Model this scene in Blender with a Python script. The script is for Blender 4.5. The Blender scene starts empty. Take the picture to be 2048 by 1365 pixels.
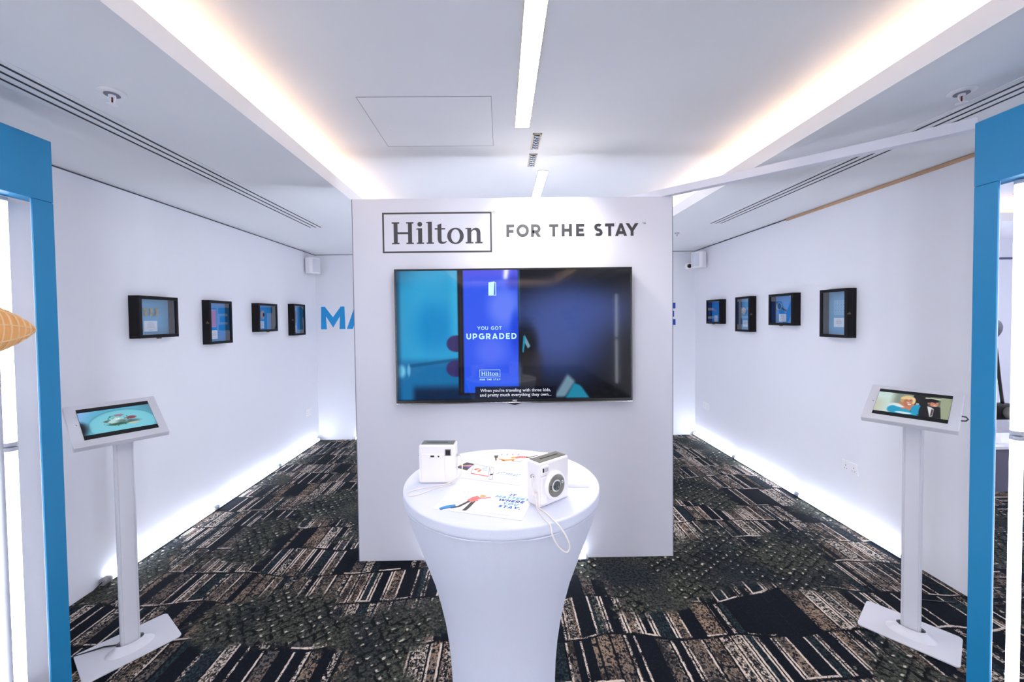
import bpy, bmesh, math, random
import numpy as np
from mathutils import Vector, Matrix
random.seed(7)
PI = math.pi
scene = bpy.context.scene
C = scene.collection

# ------------------------------------------------------------------ camera
HC = 1.689
def cam_matrix(p, r, y):
    Rz = Matrix.Rotation(y, 3, 'Z'); Rx = Matrix.Rotation(p, 3, 'X'); Ry = Matrix.Rotation(r, 3, 'Y')
    M = Rz @ Rx @ Ry
    right, fwd, up = M.col[0], M.col[1], M.col[2]
    B = Matrix((right, up, -fwd)).transposed().to_4x4()
    B.translation = (0, 0, HC)
    return B
cd = bpy.data.cameras.new('camera'); cam = bpy.data.objects.new('camera', cd); C.objects.link(cam)
cd.sensor_width = 36; cd.lens = 812.65 / 2048 * 36
cd.shift_x = (1024 - 1009.1) / 2048; cd.shift_y = (658.1 - 682.5) / 2048
cd.clip_start = 0.02; cd.clip_end = 60
cam.matrix_world = cam_matrix(-0.0247, 0.0120, -0.0089)
scene.camera = cam

# ------------------------------------------------------------------ world, exposure
w = bpy.data.worlds.new('world'); scene.world = w; w.use_nodes = True
w.node_tree.nodes['Background'].inputs[0].default_value = (0.6, 0.65, 0.8, 1)
w.node_tree.nodes['Background'].inputs[1].default_value = 0.05
vs = scene.view_settings
vs.view_transform = 'Standard'; vs.look = 'None'; vs.gamma = 1; vs.use_curve_mapping = False
vs.exposure = 0.27
scene.cycles.max_bounces = 10; scene.cycles.diffuse_bounces = 6; scene.cycles.transparent_max_bounces = 12
scene.cycles.sample_clamp_indirect = 20
scene.cycles.caustics_reflective = False; scene.cycles.caustics_refractive = False

# lamp strengths
E_STRIP, E_TUBE, E_VTUBE, E_COVE, E_SPOT = 24.0, 18.0, 7.0, 6.0, 85.0
COOL = (0.75, 0.83, 1.0); NEUTRAL = (0.93, 0.93, 1.0); WARM = (1.0, 0.68, 0.46); SPOTC = (1.0, 0.93, 0.84)

# ------------------------------------------------------------------ materials
def s2l(c):
    return tuple(((v / 255) / 12.92 if v / 255 <= 0.04045 else (((v / 255) + 0.055) / 1.055) ** 2.4) for v in c)
MATS = {}
def mat(name, rgb=None, rough=0.6, metal=0.0, emit=None, es=0.0, bump=0.0, bscale=300, spec=0.5, vary=0.0, vscale=3, coat=0, sheen=0):
    if name in MATS: return MATS[name]
    m = bpy.data.materials.new(name); m.use_nodes = True; MATS[name] = m
    nt = m.node_tree; b = nt.nodes['Principled BSDF']
    col = (*s2l(rgb), 1) if rgb else (0, 0, 0, 1)
    b.inputs['Base Color'].default_value = col
    b.inputs['Roughness'].default_value = rough; b.inputs['Metallic'].default_value = metal
    b.inputs['Specular IOR Level'].default_value = spec
    b.inputs['Coat Weight'].default_value = coat; b.inputs['Sheen Weight'].default_value = sheen
    if emit:
        b.inputs['Emission Color'].default_value = (*emit, 1); b.inputs['Emission Strength'].default_value = es
    tc = nt.nodes.new('ShaderNodeTexCoord')
    if vary:
        n = nt.nodes.new('ShaderNodeTexNoise'); n.inputs['Scale'].default_value = vscale; n.inputs['Detail'].default_value = 4
        nt.links.new(tc.outputs['Object'], n.inputs['Vector'])
        mr = nt.nodes.new('ShaderNodeMapRange'); mr.inputs['To Min'].default_value = 1 - vary; mr.inputs['To Max'].default_value = 1 + vary
        nt.links.new(n.outputs['Fac'], mr.inputs['Value'])
        mx = nt.nodes.new('ShaderNodeVectorMath'); mx.operation = 'SCALE'; mx.inputs[0].default_value = col[:3]
        nt.links.new(mr.outputs[0], mx.inputs['Scale']); nt.links.new(mx.outputs[0], b.inputs['Base Color'])
    if bump:
        n = nt.nodes.new('ShaderNodeTexNoise'); n.inputs['Scale'].default_value = bscale; n.inputs['Detail'].default_value = 2
        nt.links.new(tc.outputs['Object'], n.inputs['Vector'])
        bp = nt.nodes.new('ShaderNodeBump'); bp.inputs['Strength'].default_value = bump; bp.inputs['Distance'].default_value = 0.002
        nt.links.new(n.outputs['Fac'], bp.inputs['Height']); nt.links.new(bp.outputs[0], b.inputs['Normal'])
    return m
WALL = mat('wall_paint', (238, 238, 242), 0.75, bump=0.15, bscale=180, vary=0.012)
CEIL = mat('ceiling_paint', (240, 240, 240), 0.85, vary=0.01)
PANEL = mat('partition_panel', (237, 237, 245), 0.55, bump=0.05)
WHITE = mat('white_powder_coat', (240, 240, 244), 0.35)
WPLAST = mat('white_plastic', (246, 243, 244), 0.3)
CLOTH = mat('stretch_cloth', (228, 232, 246), 0.9, bump=0.3, bscale=500, sheen=0.2)
BLUE = mat('blue_laminate', (24, 141, 194), 0.45, bump=0.12, bscale=900, vary=0.03, vscale=120)
GREYP = mat('grey_profile', (190, 194, 204), 0.4)
CAPG = mat('grey_end_cap', (150, 148, 150), 0.5)
DARK = mat('dark_plastic', (22, 22, 25), 0.4)
GAP = mat('shadow_gap', (70, 72, 78), 0.9)
GAPL = mat('hatch_gap', (150, 150, 155), 0.9)
SLOT = mat('slot_dark', (58, 60, 64), 0.9)
BLACKW = mat('black_wood', (9, 6, 9), 0.5, bump=0.2, bscale=90, spec=.25)
BRASS = mat('aged_brass', (120, 100, 80), 0.4, metal=0.8)
VINYL = mat("black_vinyl", (38, 38, 44), 0.42, spec=1.0)
VBLUE1 = mat('cyan_vinyl', (26, 150, 214), 0.5)
VBLUE2 = mat('navy_vinyl', (16, 72, 168), 0.5)
OLIVE = mat('taupe_metal', (128, 126, 114), 0.35, metal=0.2)
CHROME = mat('chrome', (210, 210, 210), 0.15, metal=1.0)
TAN = mat('tan_trim', (196, 158, 122), 0.6)
SEAM = mat('seam_grey', (130, 128, 138), 0.8)
BEIGE = mat('beige_trim', (214, 206, 184), 0.5)
def emat(name, rgb, s): return mat(name, (230, 230, 235), 0.4, emit=rgb, es=s)
M_STRIP = emat('strip_glow', NEUTRAL, E_STRIP); M_TUBE = emat('tube_glow', COOL, E_TUBE)
M_RTUBE = emat('added_rear_fill_glow', (0.81, 0.855, 1.0), 54.0); M_BTUBE = emat('added_partition_fill_glow', (0.76, 0.83, 1.0), 25.0); M_STUBE = emat('added_side_room_fill_glow', (0.72, 0.77, 1.0), 130.0); M_VTUBE = emat('upright_tube_glow', (0.80, 0.86, 1.0), E_VTUBE); M_COVE = emat('cove_glow', WARM, E_COVE)  # rear, rear-partition and side-room glows belong to added, unseen tubes

def glass_mat():
    m = bpy.data.materials.new('display_glass'); m.use_nodes = True; nt = m.node_tree
    for n in list(nt.nodes):
        if n.type != 'OUTPUT_MATERIAL': nt.nodes.remove(n)
    out = [n for n in nt.nodes if n.type == 'OUTPUT_MATERIAL'][0]
    tr = nt.nodes.new('ShaderNodeBsdfTransparent'); tr.inputs[0].default_value = (0.93, 0.96, 0.97, 1)
    gl = nt.nodes.new('ShaderNodeBsdfGlossy'); gl.inputs['Roughness'].default_value = 0.02
    fr = nt.nodes.new('ShaderNodeFresnel'); fr.inputs[0].default_value = 1.5
    mx = nt.nodes.new('ShaderNodeMixShader')
    ge = nt.nodes.new('ShaderNodeNewGeometry'); iv = nt.nodes.new('ShaderNodeMath'); iv.operation = 'SUBTRACT'; iv.inputs[0].default_value = 2.4
    ml = nt.nodes.new('ShaderNodeMath'); ml.operation = 'MULTIPLY'; ml.use_clamp = True
    bf = nt.nodes.new('ShaderNodeMath'); bf.operation = 'MULTIPLY'; bf.inputs[1].default_value = 2.4
    nt.links.new(ge.outputs['Backfacing'], bf.inputs[0]); nt.links.new(bf.outputs[0], iv.inputs[1])
    nt.links.new(fr.outputs[0], ml.inputs[0]); nt.links.new(iv.outputs[0], ml.inputs[1])
    nt.links.new(ml.outputs[0], mx.inputs[0]); nt.links.new(tr.outputs[0], mx.inputs[1]); nt.links.new(gl.outputs[0], mx.inputs[2])
    nt.links.new(mx.outputs[0], out.inputs[0]); return m
GLASS = glass_mat()

def screen_mat(name, strength, rough):
    m = bpy.data.materials.new(name); m.use_nodes = True; nt = m.node_tree; b = nt.nodes['Principled BSDF']
    b.inputs['Base Color'].default_value = (0.004, 0.004, 0.005, 1); b.inputs['Roughness'].default_value = rough
    a = nt.nodes.new('ShaderNodeVertexColor'); a.layer_name = 'picture'
    nt.links.new(a.outputs[0], b.inputs['Emission Color']); b.inputs['Emission Strength'].default_value = strength
    return m

# carpet
def carpet_mat(name, swap=False):
    m = bpy.data.materials.new(name); m.use_nodes = True; nt = m.node_tree; b = nt.nodes['Principled BSDF']
    L = nt.links
    def setin(node, i, v):
        if v is None: return
        if isinstance(v, (int, float)): node.inputs[i].default_value = v
        elif isinstance(v, tuple): node.inputs[i].default_value = v
        else: L.new(v, node.inputs[i])
    def M(op, a, b_=None, c=None):
        n = nt.nodes.new('ShaderNodeMath'); n.operation = op
        setin(n, 0, a); setin(n, 1, b_); setin(n, 2, c); return n.outputs[0]
    def comb(x, y, z=0.0):
        n = nt.nodes.new('ShaderNodeCombineXYZ'); setin(n, 0, x); setin(n, 1, y); setin(n, 2, z); return n.outputs[0]
    def noise(v, sc, det=2, rough=0.5):
        n = nt.nodes.new('ShaderNodeTexNoise'); L.new(v, n.inputs['Vector']); n.inputs['Scale'].default_value = sc
        n.inputs['Detail'].default_value = det; n.inputs['Roughness'].default_value = rough; return n.outputs['Fac']
    def mix(f, a, b_):
        n = nt.nodes.new('ShaderNodeMix'); n.data_type = 'RGBA'
        setin(n, 0, f); setin(n, 6, a); setin(n, 7, b_); return n.outputs[2]
    def gt(a, t, s=0.02): # soft threshold
        n = nt.nodes.new('ShaderNodeMapRange'); setin(n, 0, a); n.inputs[1].default_value = t - s; n.inputs[2].default_value = t + s; return n.outputs[0]
    def inv(a): return M('SUBTRACT', 1.0, a)
    def mul(a, b_): return M('MULTIPLY', a, b_)
    col = lambda r, g, b__: (*s2l((r, g, b__)), 1)
    geo = nt.nodes.new('ShaderNodeNewGeometry'); sp = nt.nodes.new('ShaderNodeSeparateXYZ'); L.new(geo.outputs['Position'], sp.inputs[0])
    X, Y = (sp.outputs[1], sp.outputs[0]) if swap else (sp.outputs[0], sp.outputs[1])
    P = comb(X, Y)
    wob = M('MULTIPLY', M('SUBTRACT', noise(P, 45, 3), 0.5), 0.010)
    Xw = M('ADD', X, wob); Yw = M('ADD', Y, mul(M('SUBTRACT', noise(P, 1.3, 2), 0.5), 0.35))
    Yw = M('ADD', Yw, wob)
    ry = M('DIVIDE', Yw, 0.30); row = M('FLOOR', ry); fr = M('FRACT', ry); fe = M('MINIMUM', fr, inv(fr))
    def planks(scale, seed):
        v = nt.nodes.new('ShaderNodeTexVoronoi'); v.voronoi_dimensions = '1D'; v.feature = 'F1'
        W = M('ADD', mul(Xw, scale), M('ADD', mul(row, 13.37), seed)); L.new(W, v.inputs['W']); v.inputs['Scale'].default_value = 1
        e = nt.nodes.new('ShaderNodeTexVoronoi'); e.voronoi_dimensions = '1D'; e.feature = 'DISTANCE_TO_EDGE'; L.new(W, e.inputs['W']); e.inputs['Scale'].default_value = 1
        s = nt.nodes.new('ShaderNodeSeparateColor'); L.new(v.outputs['Color'], s.inputs[0])
        return s.outputs[0], s.outputs[1], s.outputs[2], M('DIVIDE', e.outputs['Distance'], scale)
    c1, c2, c3, d = planks(12.5, 0.0)
    k1, k2, k3, dk = planks(27.0, 5.3)
    sv = comb(X, mul(Y, 0.75))
    s1 = noise(sv, 90, 4, 0.7); s2 = noise(comb(M('ADD', X, 7.3), Y), 150, 3, 0.6)
    zn = noise(comb(M('ADD', X, 1.9), M('ADD', Y, 5.2)), 1.7, 2); rag = noise(P, 26, 4, 0.65)
    navy = mix(gt(s1, 0.60, 0.06), col(9, 14, 24), col(20, 32, 40))
    teal = mix(gt(s1, 0.52, 0.05), col(12, 20, 28), col(46, 60, 64))
    warm = mix(gt(zn, 0.5, 0.12), col(92, 88, 86), col(150, 128, 108))
    taupe = mix(gt(M('ADD', mul(s1, 0.6), mul(rag, 0.4)), 0.495, 0.02), col(14, 20, 30), warm)
    creamsp = mix(gt(s1, 0.51, 0.03), col(10, 16, 26), col(208, 194, 178))
    fill = mix(gt(c1, 0.28, 0.001), navy, teal)
    fill = mix(gt(c1, 0.42, 0.001), fill, taupe)
    fill = mix(gt(c1, 0.88, 0.001), fill, creamsp)
    fill = mix(mul(gt(k1, 0.84, 0.001), gt(rag, 0.46, 0.03)), fill, creamsp)
    fill = mix(mul(gt(k2, 0.80, 0.001), 1.0), fill, navy)
    # ragged wear
    fill = mix(mul(gt(M('ADD', mul(rag, 0.6), mul(noise(P, 7, 2), 0.4)), 0.55, 0.02), 0.85), fill, navy)
    # dark joints then cream piping
    joint = M('MAXIMUM', inv(gt(d, 0.006, 0.002)), mul(inv(gt(fe, 0.022, 0.008)), gt(rag, 0.44, 0.03)))
    fill = mix(joint, fill, col(9, 13, 21))
    brk = gt(M('ADD', mul(s2, 0.4), M('ADD', mul(rag, 0.25), mul(noise(P, 5, 2), 0.35))), 0.478, 0.012)
    line = mul(mul(gt(d, 0.004, 0.0015), inv(gt(d, 0.0140, 0.0015))), gt(c2, 0.56, 0.001))
    line = mul(line, mul(gt(fe, 0.035, 0.008), brk))
    # one-sided: keep only half of each cell's edges
    endl = mul(mul(gt(fr, 0.028, 0.006), inv(gt(fr, 0.062, 0.006))), mul(gt(c3, 0.62, 0.001), brk))
    line = M('MAXIMUM', line, endl)
    fill = mix(line, fill, col(214, 198, 184))
    # moss patches with a lattice
    wl = mul(M('SUBTRACT', noise(P, 12, 3), 0.5), 1.5); wl2 = mul(M('SUBTRACT', noise(P, 30, 3), 0.5), 0.7)
    u = M('ADD', mul(X, 0.80), mul(Y, 0.60)); v = M('SUBTRACT', mul(Y, 0.80), mul(X, 0.60))
    fu = M('FRACT', M('ADD', mul(u, 17), wl)); fv = M('FRACT', M('ADD', mul(v, 20), wl2))
    mg = gt(noise(comb(M('ADD', X, 4.4), Y), 2.1, 1), 0.45, 0.1)
    moss = mix(gt(noise(P, 60, 5, 0.75), 0.5, 0.07), mix(mg, col(14, 18, 23), col(25, 28, 27)), mix(mg, col(48, 53, 58), col(84, 86, 76)))
    lat = M('MAXIMUM', gt(fu, 0.74, 0.05), gt(fv, 0.76, 0.05))
    zone = gt(noise(comb(M('ADD', X, 3.1), Y), 1.9, 1), 0.46, 0.05)
    dot = mul(mul(mul(inv(gt(fu, 0.36, 0.05)), gt(fu, 0.08, 0.04)), mul(inv(gt(fv, 0.32, 0.05)), gt(fv, 0.08, 0.04))), gt(noise(P, 24, 2), 0.54, 0.03))
    moss = mix(mul(mul(lat, zone), gt(noise(P, 19, 3, .6), .47, .04)), moss, col(10, 14, 16)); moss = mix(mul(dot, zone), moss, col(196, 188, 172))
    mask = gt(M('ADD', mul(noise(comb(M('ADD', X, 11.7), M('ADD', Y, 2.2)), 1.3, 1), 0.8), mul(noise(P, 12, 4, .7), 0.2)), 0.525, 0.02)
    fill = mix(mask, fill, moss)
    L.new(fill, b.inputs['Base Color']); b.inputs['Roughness'].default_value = 0.95; b.inputs['Specular IOR Level'].default_value = 0.15
    bp = nt.nodes.new('ShaderNodeBump'); bp.inputs['Strength'].default_value = 0.5; bp.inputs['Distance'].default_value = 0.004
    L.new(noise(P, 320, 2), bp.inputs['Height']); L.new(bp.outputs[0], b.inputs['Normal'])
    return m
CARPET = carpet_mat('woven_plank_carpet'); CARPET2 = carpet_mat('woven_plank_carpet_side', True)

# ------------------------------------------------------------------ mesh builder
class MB:
    def __init__(s): s.v = []; s.f = []; s.mi = []; s.sm = []
    def add(s, vs_, fs, mi=0, sm=False):
        o = len(s.v); s.v += [tuple(p) for p in vs_]
        for f in fs: s.f.append([i + o for i in f]); s.mi.append(mi); s.sm.append(sm)
        return s
    def box(s, x0, y0, z0, x1, y1, z1, mi=0):
        x0, x1 = min(x0, x1), max(x0, x1); y0, y1 = min(y0, y1), max(y0, y1); z0, z1 = min(z0, z1), max(z0, z1)
        v = [(x0,y0,z0),(x1,y0,z0),(x1,y1,z0),(x0,y1,z0),(x0,y0,z1),(x1,y0,z1),(x1,y1,z1),(x0,y1,z1)]
        return s.add(v, [(3,2,1,0),(4,5,6,7),(0,1,5,4),(1,2,6,5),(2,3,7,6),(3,0,4,7)], mi)
    def tube(s, path, r, seg=12, mi=0, closed=False, caps=True, sm=True):
        P = [Vector(p) for p in path]; n = len(P); rr = r if hasattr(r, '__len__') else [r] * n
        vs_ = []; prev = None
        for i in range(n):
            if closed: t = P[(i + 1) % n] - P[i - 1]
            else: t = P[min(i + 1, n - 1)] - P[max(i - 1, 0)]
            t.normalize()
            if prev is None:
                a = Vector((0, 0, 1)) if abs(t.z) < 0.9 else Vector((1, 0, 0)); u = t.cross(a).normalized()
            else:
                u = prev - t * prev.dot(t)
                if u.length < 1e-6: u = t.orthogonal()
                u.normalize()
            prev = u; w_ = t.cross(u)
            for k in range(seg):
                a = 2 * PI * k / seg; vs_.append(P[i] + (u * math.cos(a) + w_ * math.sin(a)) * rr[i])
        fs = []
        m_ = n if closed else n - 1
        for i in range(m_):
            j = (i + 1) % n
            for k in range(seg):
                k2 = (k + 1) % seg; fs.append((i*seg+k, i*seg+k2, j*seg+k2, j*seg+k))
        s.add(vs_, fs, mi, sm)
        if caps and not closed:
            o = len(s.v) - n * seg
            s.f.append([o + k for k in range(seg)][::-1]); s.mi.append(mi); s.sm.append(False)
            s.f.append([o + (n - 1) * seg + k for k in range(seg)]); s.mi.append(mi); s.sm.append(False)
        return s
    def lathe(s, prof, seg=48, mi=0, axis=((0,0,0),(0,0,1)), sm=True, fn=None):
        o = Vector(axis[0]); t = Vector(axis[1]).normalized(); u = t.orthogonal().normalized(); w_ = t.cross(u)
        vs_ = []
        for i, (r, h) in enumerate(prof):
            for k in range(seg):
                a = 2 * PI * k / seg; q = r if fn is None else fn(r, h, a)
                vs_.append(o + t * h + (u * math.cos(a) + w_ * math.sin(a)) * q)
        fs = []
        for i in range(len(prof) - 1):
            for k in range(seg):
                k2 = (k + 1) % seg; fs.append((i*seg+k, i*seg+k2, (i+1)*seg+k2, (i+1)*seg+k))
        s.add(vs_, fs, mi, sm)
        oo = len(s.v) - len(vs_)
        if prof[0][0] > 1e-6: s.f.append([oo + k for k in range(seg)][::-1]); s.mi.append(mi); s.sm.append(False)
        if prof[-1][0] > 1e-6: s.f.append([oo + (len(prof) - 1) * seg + k for k in range(seg)]); s.mi.append(mi); s.sm.append(False)
        return s
    def ball(s, c, r, seg=16, mi=0, sc=(1,1,1)):
        n = seg // 2; vs_ = []; fs = []
        for i in range(n + 1):
            th = PI * i / n
            for k in range(seg):
                a = 2 * PI * k / seg
                vs_.append((c[0]+sc[0]*r*math.sin(th)*math.cos(a), c[1]+sc[1]*r*math.sin(th)*math.sin(a), c[2]+sc[2]*r*math.cos(th)))
        for i in range(n):
            for k in range(seg):
                k2 = (k + 1) % seg; fs.append((i*seg+k, (i+1)*seg+k, (i+1)*seg+k2, i*seg+k2))
        return s.add(vs_, fs, mi, True)
    def poly(s, pts, frame, mi=0, th=0.0, lift=0.0):
        """flat polygon pts (u,v) in frame (origin, U, V, N); th extrudes back"""
        O, U, V, N = frame
        a = [O + U * p[0] + V * p[1] + N * lift for p in pts]; n = len(a)
        if th:
            b_ = [q - N * th for q in a]
            s.add(a + b_, [tuple(range(n)), tuple(range(2*n-1, n-1, -1))] + [(i, i + n, (i+1) % n + n, (i+1) % n) for i in range(n)], mi)
        else: s.add(a, [tuple(range(n))], mi)
        return s
    def build(s, name, mats, parent=None, bevel=0, segs=2, loc=None):
        me = bpy.data.meshes.new(name); me.from_pydata([tuple(v) for v in s.v], [], s.f)
        ms = mats if isinstance(mats, (list, tuple)) else [mats]
        for m in ms: me.materials.append(m)
        me.polygons.foreach_set('material_index', s.mi); me.polygons.foreach_set('use_smooth', s.sm)
        me.validate(); me.update()
        o = bpy.data.objects.new(name, me); C.objects.link(o)
        if parent: o.parent = parent
        if loc: o.location = loc
        if bevel:
            md = o.modifiers.new('bevel', 'BEVEL'); md.width = bevel; md.segments = segs; md.limit_method = 'ANGLE'; md.angle_limit = math.radians(40)
        return o
def tag(o, label=None, cat=None, group=None, kind=None):
    if label: o['label'] = label
    if cat: o['category'] = cat
    if group: o['group'] = group
    if kind: o['kind'] = kind
    return o
def thing(name, label, cat, loc=(0,0,0), rot=(0,0,0), group=None):
    o = bpy.data.objects.new(name, None); C.objects.link(o); o.location = loc; o.rotation_euler = rot; o.empty_display_size = 0.05
    return tag(o, label, cat, group)
def struct(name, mb, m): 
    o = mb.build(name, m); o['kind'] = 'structure'; return o
FR_FRONT = lambda O: (Vector(O), Vector((1,0,0)), Vector((0,0,1)), Vector((0,-1,0)))   # faces the viewer (-Y)
FR_TABLE = lambda O, a=0: (Vector(O), Vector((math.cos(a), math.sin(a), 0)), Vector((-math.sin(a), math.cos(a), 0)), Vector((0,0,1)))

# ------------------------------------------------------------------ lettering
def arc(cx, cy, rx, ry, a0, a1, n=14):
    return [(cx + rx * math.cos(math.radians(a0 + (a1-a0)*i/n)), cy + ry * math.sin(math.radians(a0 + (a1-a0)*i/n))) for i in range(n + 1)]
def glyphs(t):
    h = t / 2; x0 = h; b, T, m_ = h, 1 - h, 0.5; G = {}
    G['I'] = (t, [[(h, 0), (h, 1)]])
    G['T'] = (.74, [[(0, T), (.74, T)], [(.37, 0), (.37, T)]])
    G['H'] = (.82, [[(h, 0), (h, 1)], [(.82-h, 0), (.82-h, 1)], [(h, m_), (.82-h, m_)]])
    G['E'] = (.66, [[(.66, T), (h, T), (h, b), (.66, b)], [(h, m_), (.6, m_)]])
    G['F'] = (.64, [[(.64, T), (h, T), (h, 0)], [(h, .45), (.58, .45)]])
    G['O'] = (1.0, [arc(.5, .5, .5-h, .5-h+.01, 90, 450, 40)])
    G['R'] = (.78, [[(h, 0), (h, T)] + [(.42, T)] + arc(.42, (T+.40)/2, .33-h+.02, (T-.40)/2, 90, -90, 12)[1:] + [(h, .40)], [(.38, .42), (.70, -.06)]])
    G['P'] = (.75, [[(h, 0), (h, T)] + [(.42, T)] + arc(.42, (T+.36)/2, .33-h, (T-.36)/2, 90, -90, 12)[1:] + [(h, .36)]])
    G['D'] = (.86, [[(h, b), (h, T), (.38, T)] + arc(.38, .5, .48-h, .5-h, 90, -90, 16)[1:] + [(h, b)]])
    G['U'] = (.80, [[(h, 1), (h, .40)] + arc(.40, .40, .40-h, .40-h, 180, 360, 14)[1:] + [(.80-h, 1)]])
    G['A'] = (.92, [[(h*.9-.06, -.15), (.46, 1.02-h*.4), (.92-h*.9+.06, -.15)], [(.2, .27), (.72, .27)]])
    G['Y'] = (.88, [[(-.02, 1.13), (.44, .42), (.90, 1.13)], [(.44, 0), (.44, .46)]])
    G['M'] = (1.08, [[(h, 0), (h, T+.02), (.54, .30), (1.08-h, T+.02), (1.08-h, 0)]])
    G['W'] = (1.34, [[(h*.5-.04, 1.12), (.35, .06), (.67, .86), (.99, .06), (1.34-h*.5+.04, 1.12)]])
    G['S'] = (.70, [arc(.35, .735, .33-h, .265-h+.005, 35, 180, 10) + arc(.35, .735, .33-h, .235, 180, 262, 5)[1:] + arc(.34, .27, .345-h, .235, 82, 0, 5) + arc(.34, .265, .345-h, .265-h+.005, 0, -145, 10)[1:]])
    G['G'] = (.95, [arc(.5, .5, .5-h, .5-h+.01, 48, 318, 30) + [(.86, .22), (.86, .47), (.52, .47)]])
    G['.'] = (t, [[(h, 0), (h, t)]]); G[' '] = (.42, [])
    return G
def clip(poly, lo, hi):
    for sgn, lim in ((1, lo), (-1, -hi)):
        out = []
        for i in range(len(poly)):
            a, b = poly[i - 1], poly[i]; ia, ib = sgn*a[1] >= lim, sgn*b[1] >= lim
            if ia != ib:
                k = (sgn*lim - a[1]) / (b[1] - a[1]) if b[1] != a[1] else 0; k = (lim*sgn - a[1]) / (b[1]-a[1]); out.append((a[0] + (b[0]-a[0])*k, lim*sgn))
            if ib: out.append(b)
        poly = out
        if not poly: break
    return poly
def ribbon(pts, t):
    n = len(pts); closed = math.dist(pts[0], pts[-1]) < 1e-4; L_, R_ = [], []
    if closed: pts = pts[:-1]; n -= 1
    def nrm(a, b): 
        d = math.dist(a, b); return (-(b[1]-a[1]) / d, (b[0]-a[0]) / d)
    for i in range(n):
        p = pts[i]; nx = pts[(i+1) % n]; pv = pts[i-1]
        if not closed and i == 0: m = nrm(p, nx); s = 1
        elif not closed and i == n-1: m = nrm(pv, p); s = 1
        else:
            a = nrm(pv, p); b = nrm(p, nx); m = (a[0]+b[0], a[1]+b[1]); l = math.hypot(*m)
            if l < 1e-6: m = a; s = 1
            else: m = (m[0]/l, m[1]/l); s = min(1 / max(1e-3, m[0]*a[0] + m[1]*a[1]), 2.6)
        L_.append((p[0] + m[0]*s*t/2, p[1] + m[1]*s*t/2)); R_.append((p[0] - m[0]*s*t/2, p[1] - m[1]*s*t/2))
    out = []
    for i in range(n if closed else n - 1):
        j = (i + 1) % n; out.append([R_[i], R_[j], L_[j], L_[i]])
    return out
def caps_text(mb, s, frame, h, t=0.2, gap=0.16, x=0.0, y=0.0, mi=0, center=False, width=None, xs=None, th=0.0, italic=0.0, lift=0.0):
    G = glyphs(t)
    if xs is None:
        if width is not None:
            raw = sum(G[c][0] for c in s); gap = (width / h - raw) / (len(s) - 1)
        cur = 0; xs = []
        for c in s: xs.append(cur); cur += G[c][0] + gap
        tot = cur - gap
        if center: xs = [q - tot / 2 for q in xs]
    k = 0
    for c, cx in zip(s, xs):
        for st in G[c][1]:
            k += 1
            for q in ribbon(st, t):
                q = clip(q, 0, 1) if len(c) else q
                if len(q) >= 3:
                    mb.poly([(x + (cx + a + italic*b) * h, y + b * h) for a, b in q], frame, mi, th, lift + (k % 3) * 4e-5)
    return mb
def small_text(mb, s, frame, size, x=0, y=0, mi=0, center=False, bold=0.01, lift=0.0, sx=1.0, space=1.0):
    cu = bpy.data.curves.new('text', 'FONT'); cu.body = s; cu.size = 1; cu.offset = bold; cu.resolution_u = 2; cu.space_character = space
    if center: cu.align_x = 'CENTER'
    o = bpy.data.objects.new('text', cu); C.objects.link(o)
    dg = bpy.context.evaluated_depsgraph_get(); me = o.evaluated_get(dg).to_mesh()
    O, U, V, N = frame; base = len(mb.v)
    vs_ = [O + U * (x + v.co.x * size * sx) + V * (y + v.co.y * size) + N * lift for v in me.vertices]
    mb.add(vs_, [tuple(p.vertices) for p in me.polygons], mi)
    o.evaluated_get(dg).to_mesh_clear(); bpy.data.objects.remove(o); bpy.data.curves.remove(cu)
    return mb
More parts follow.
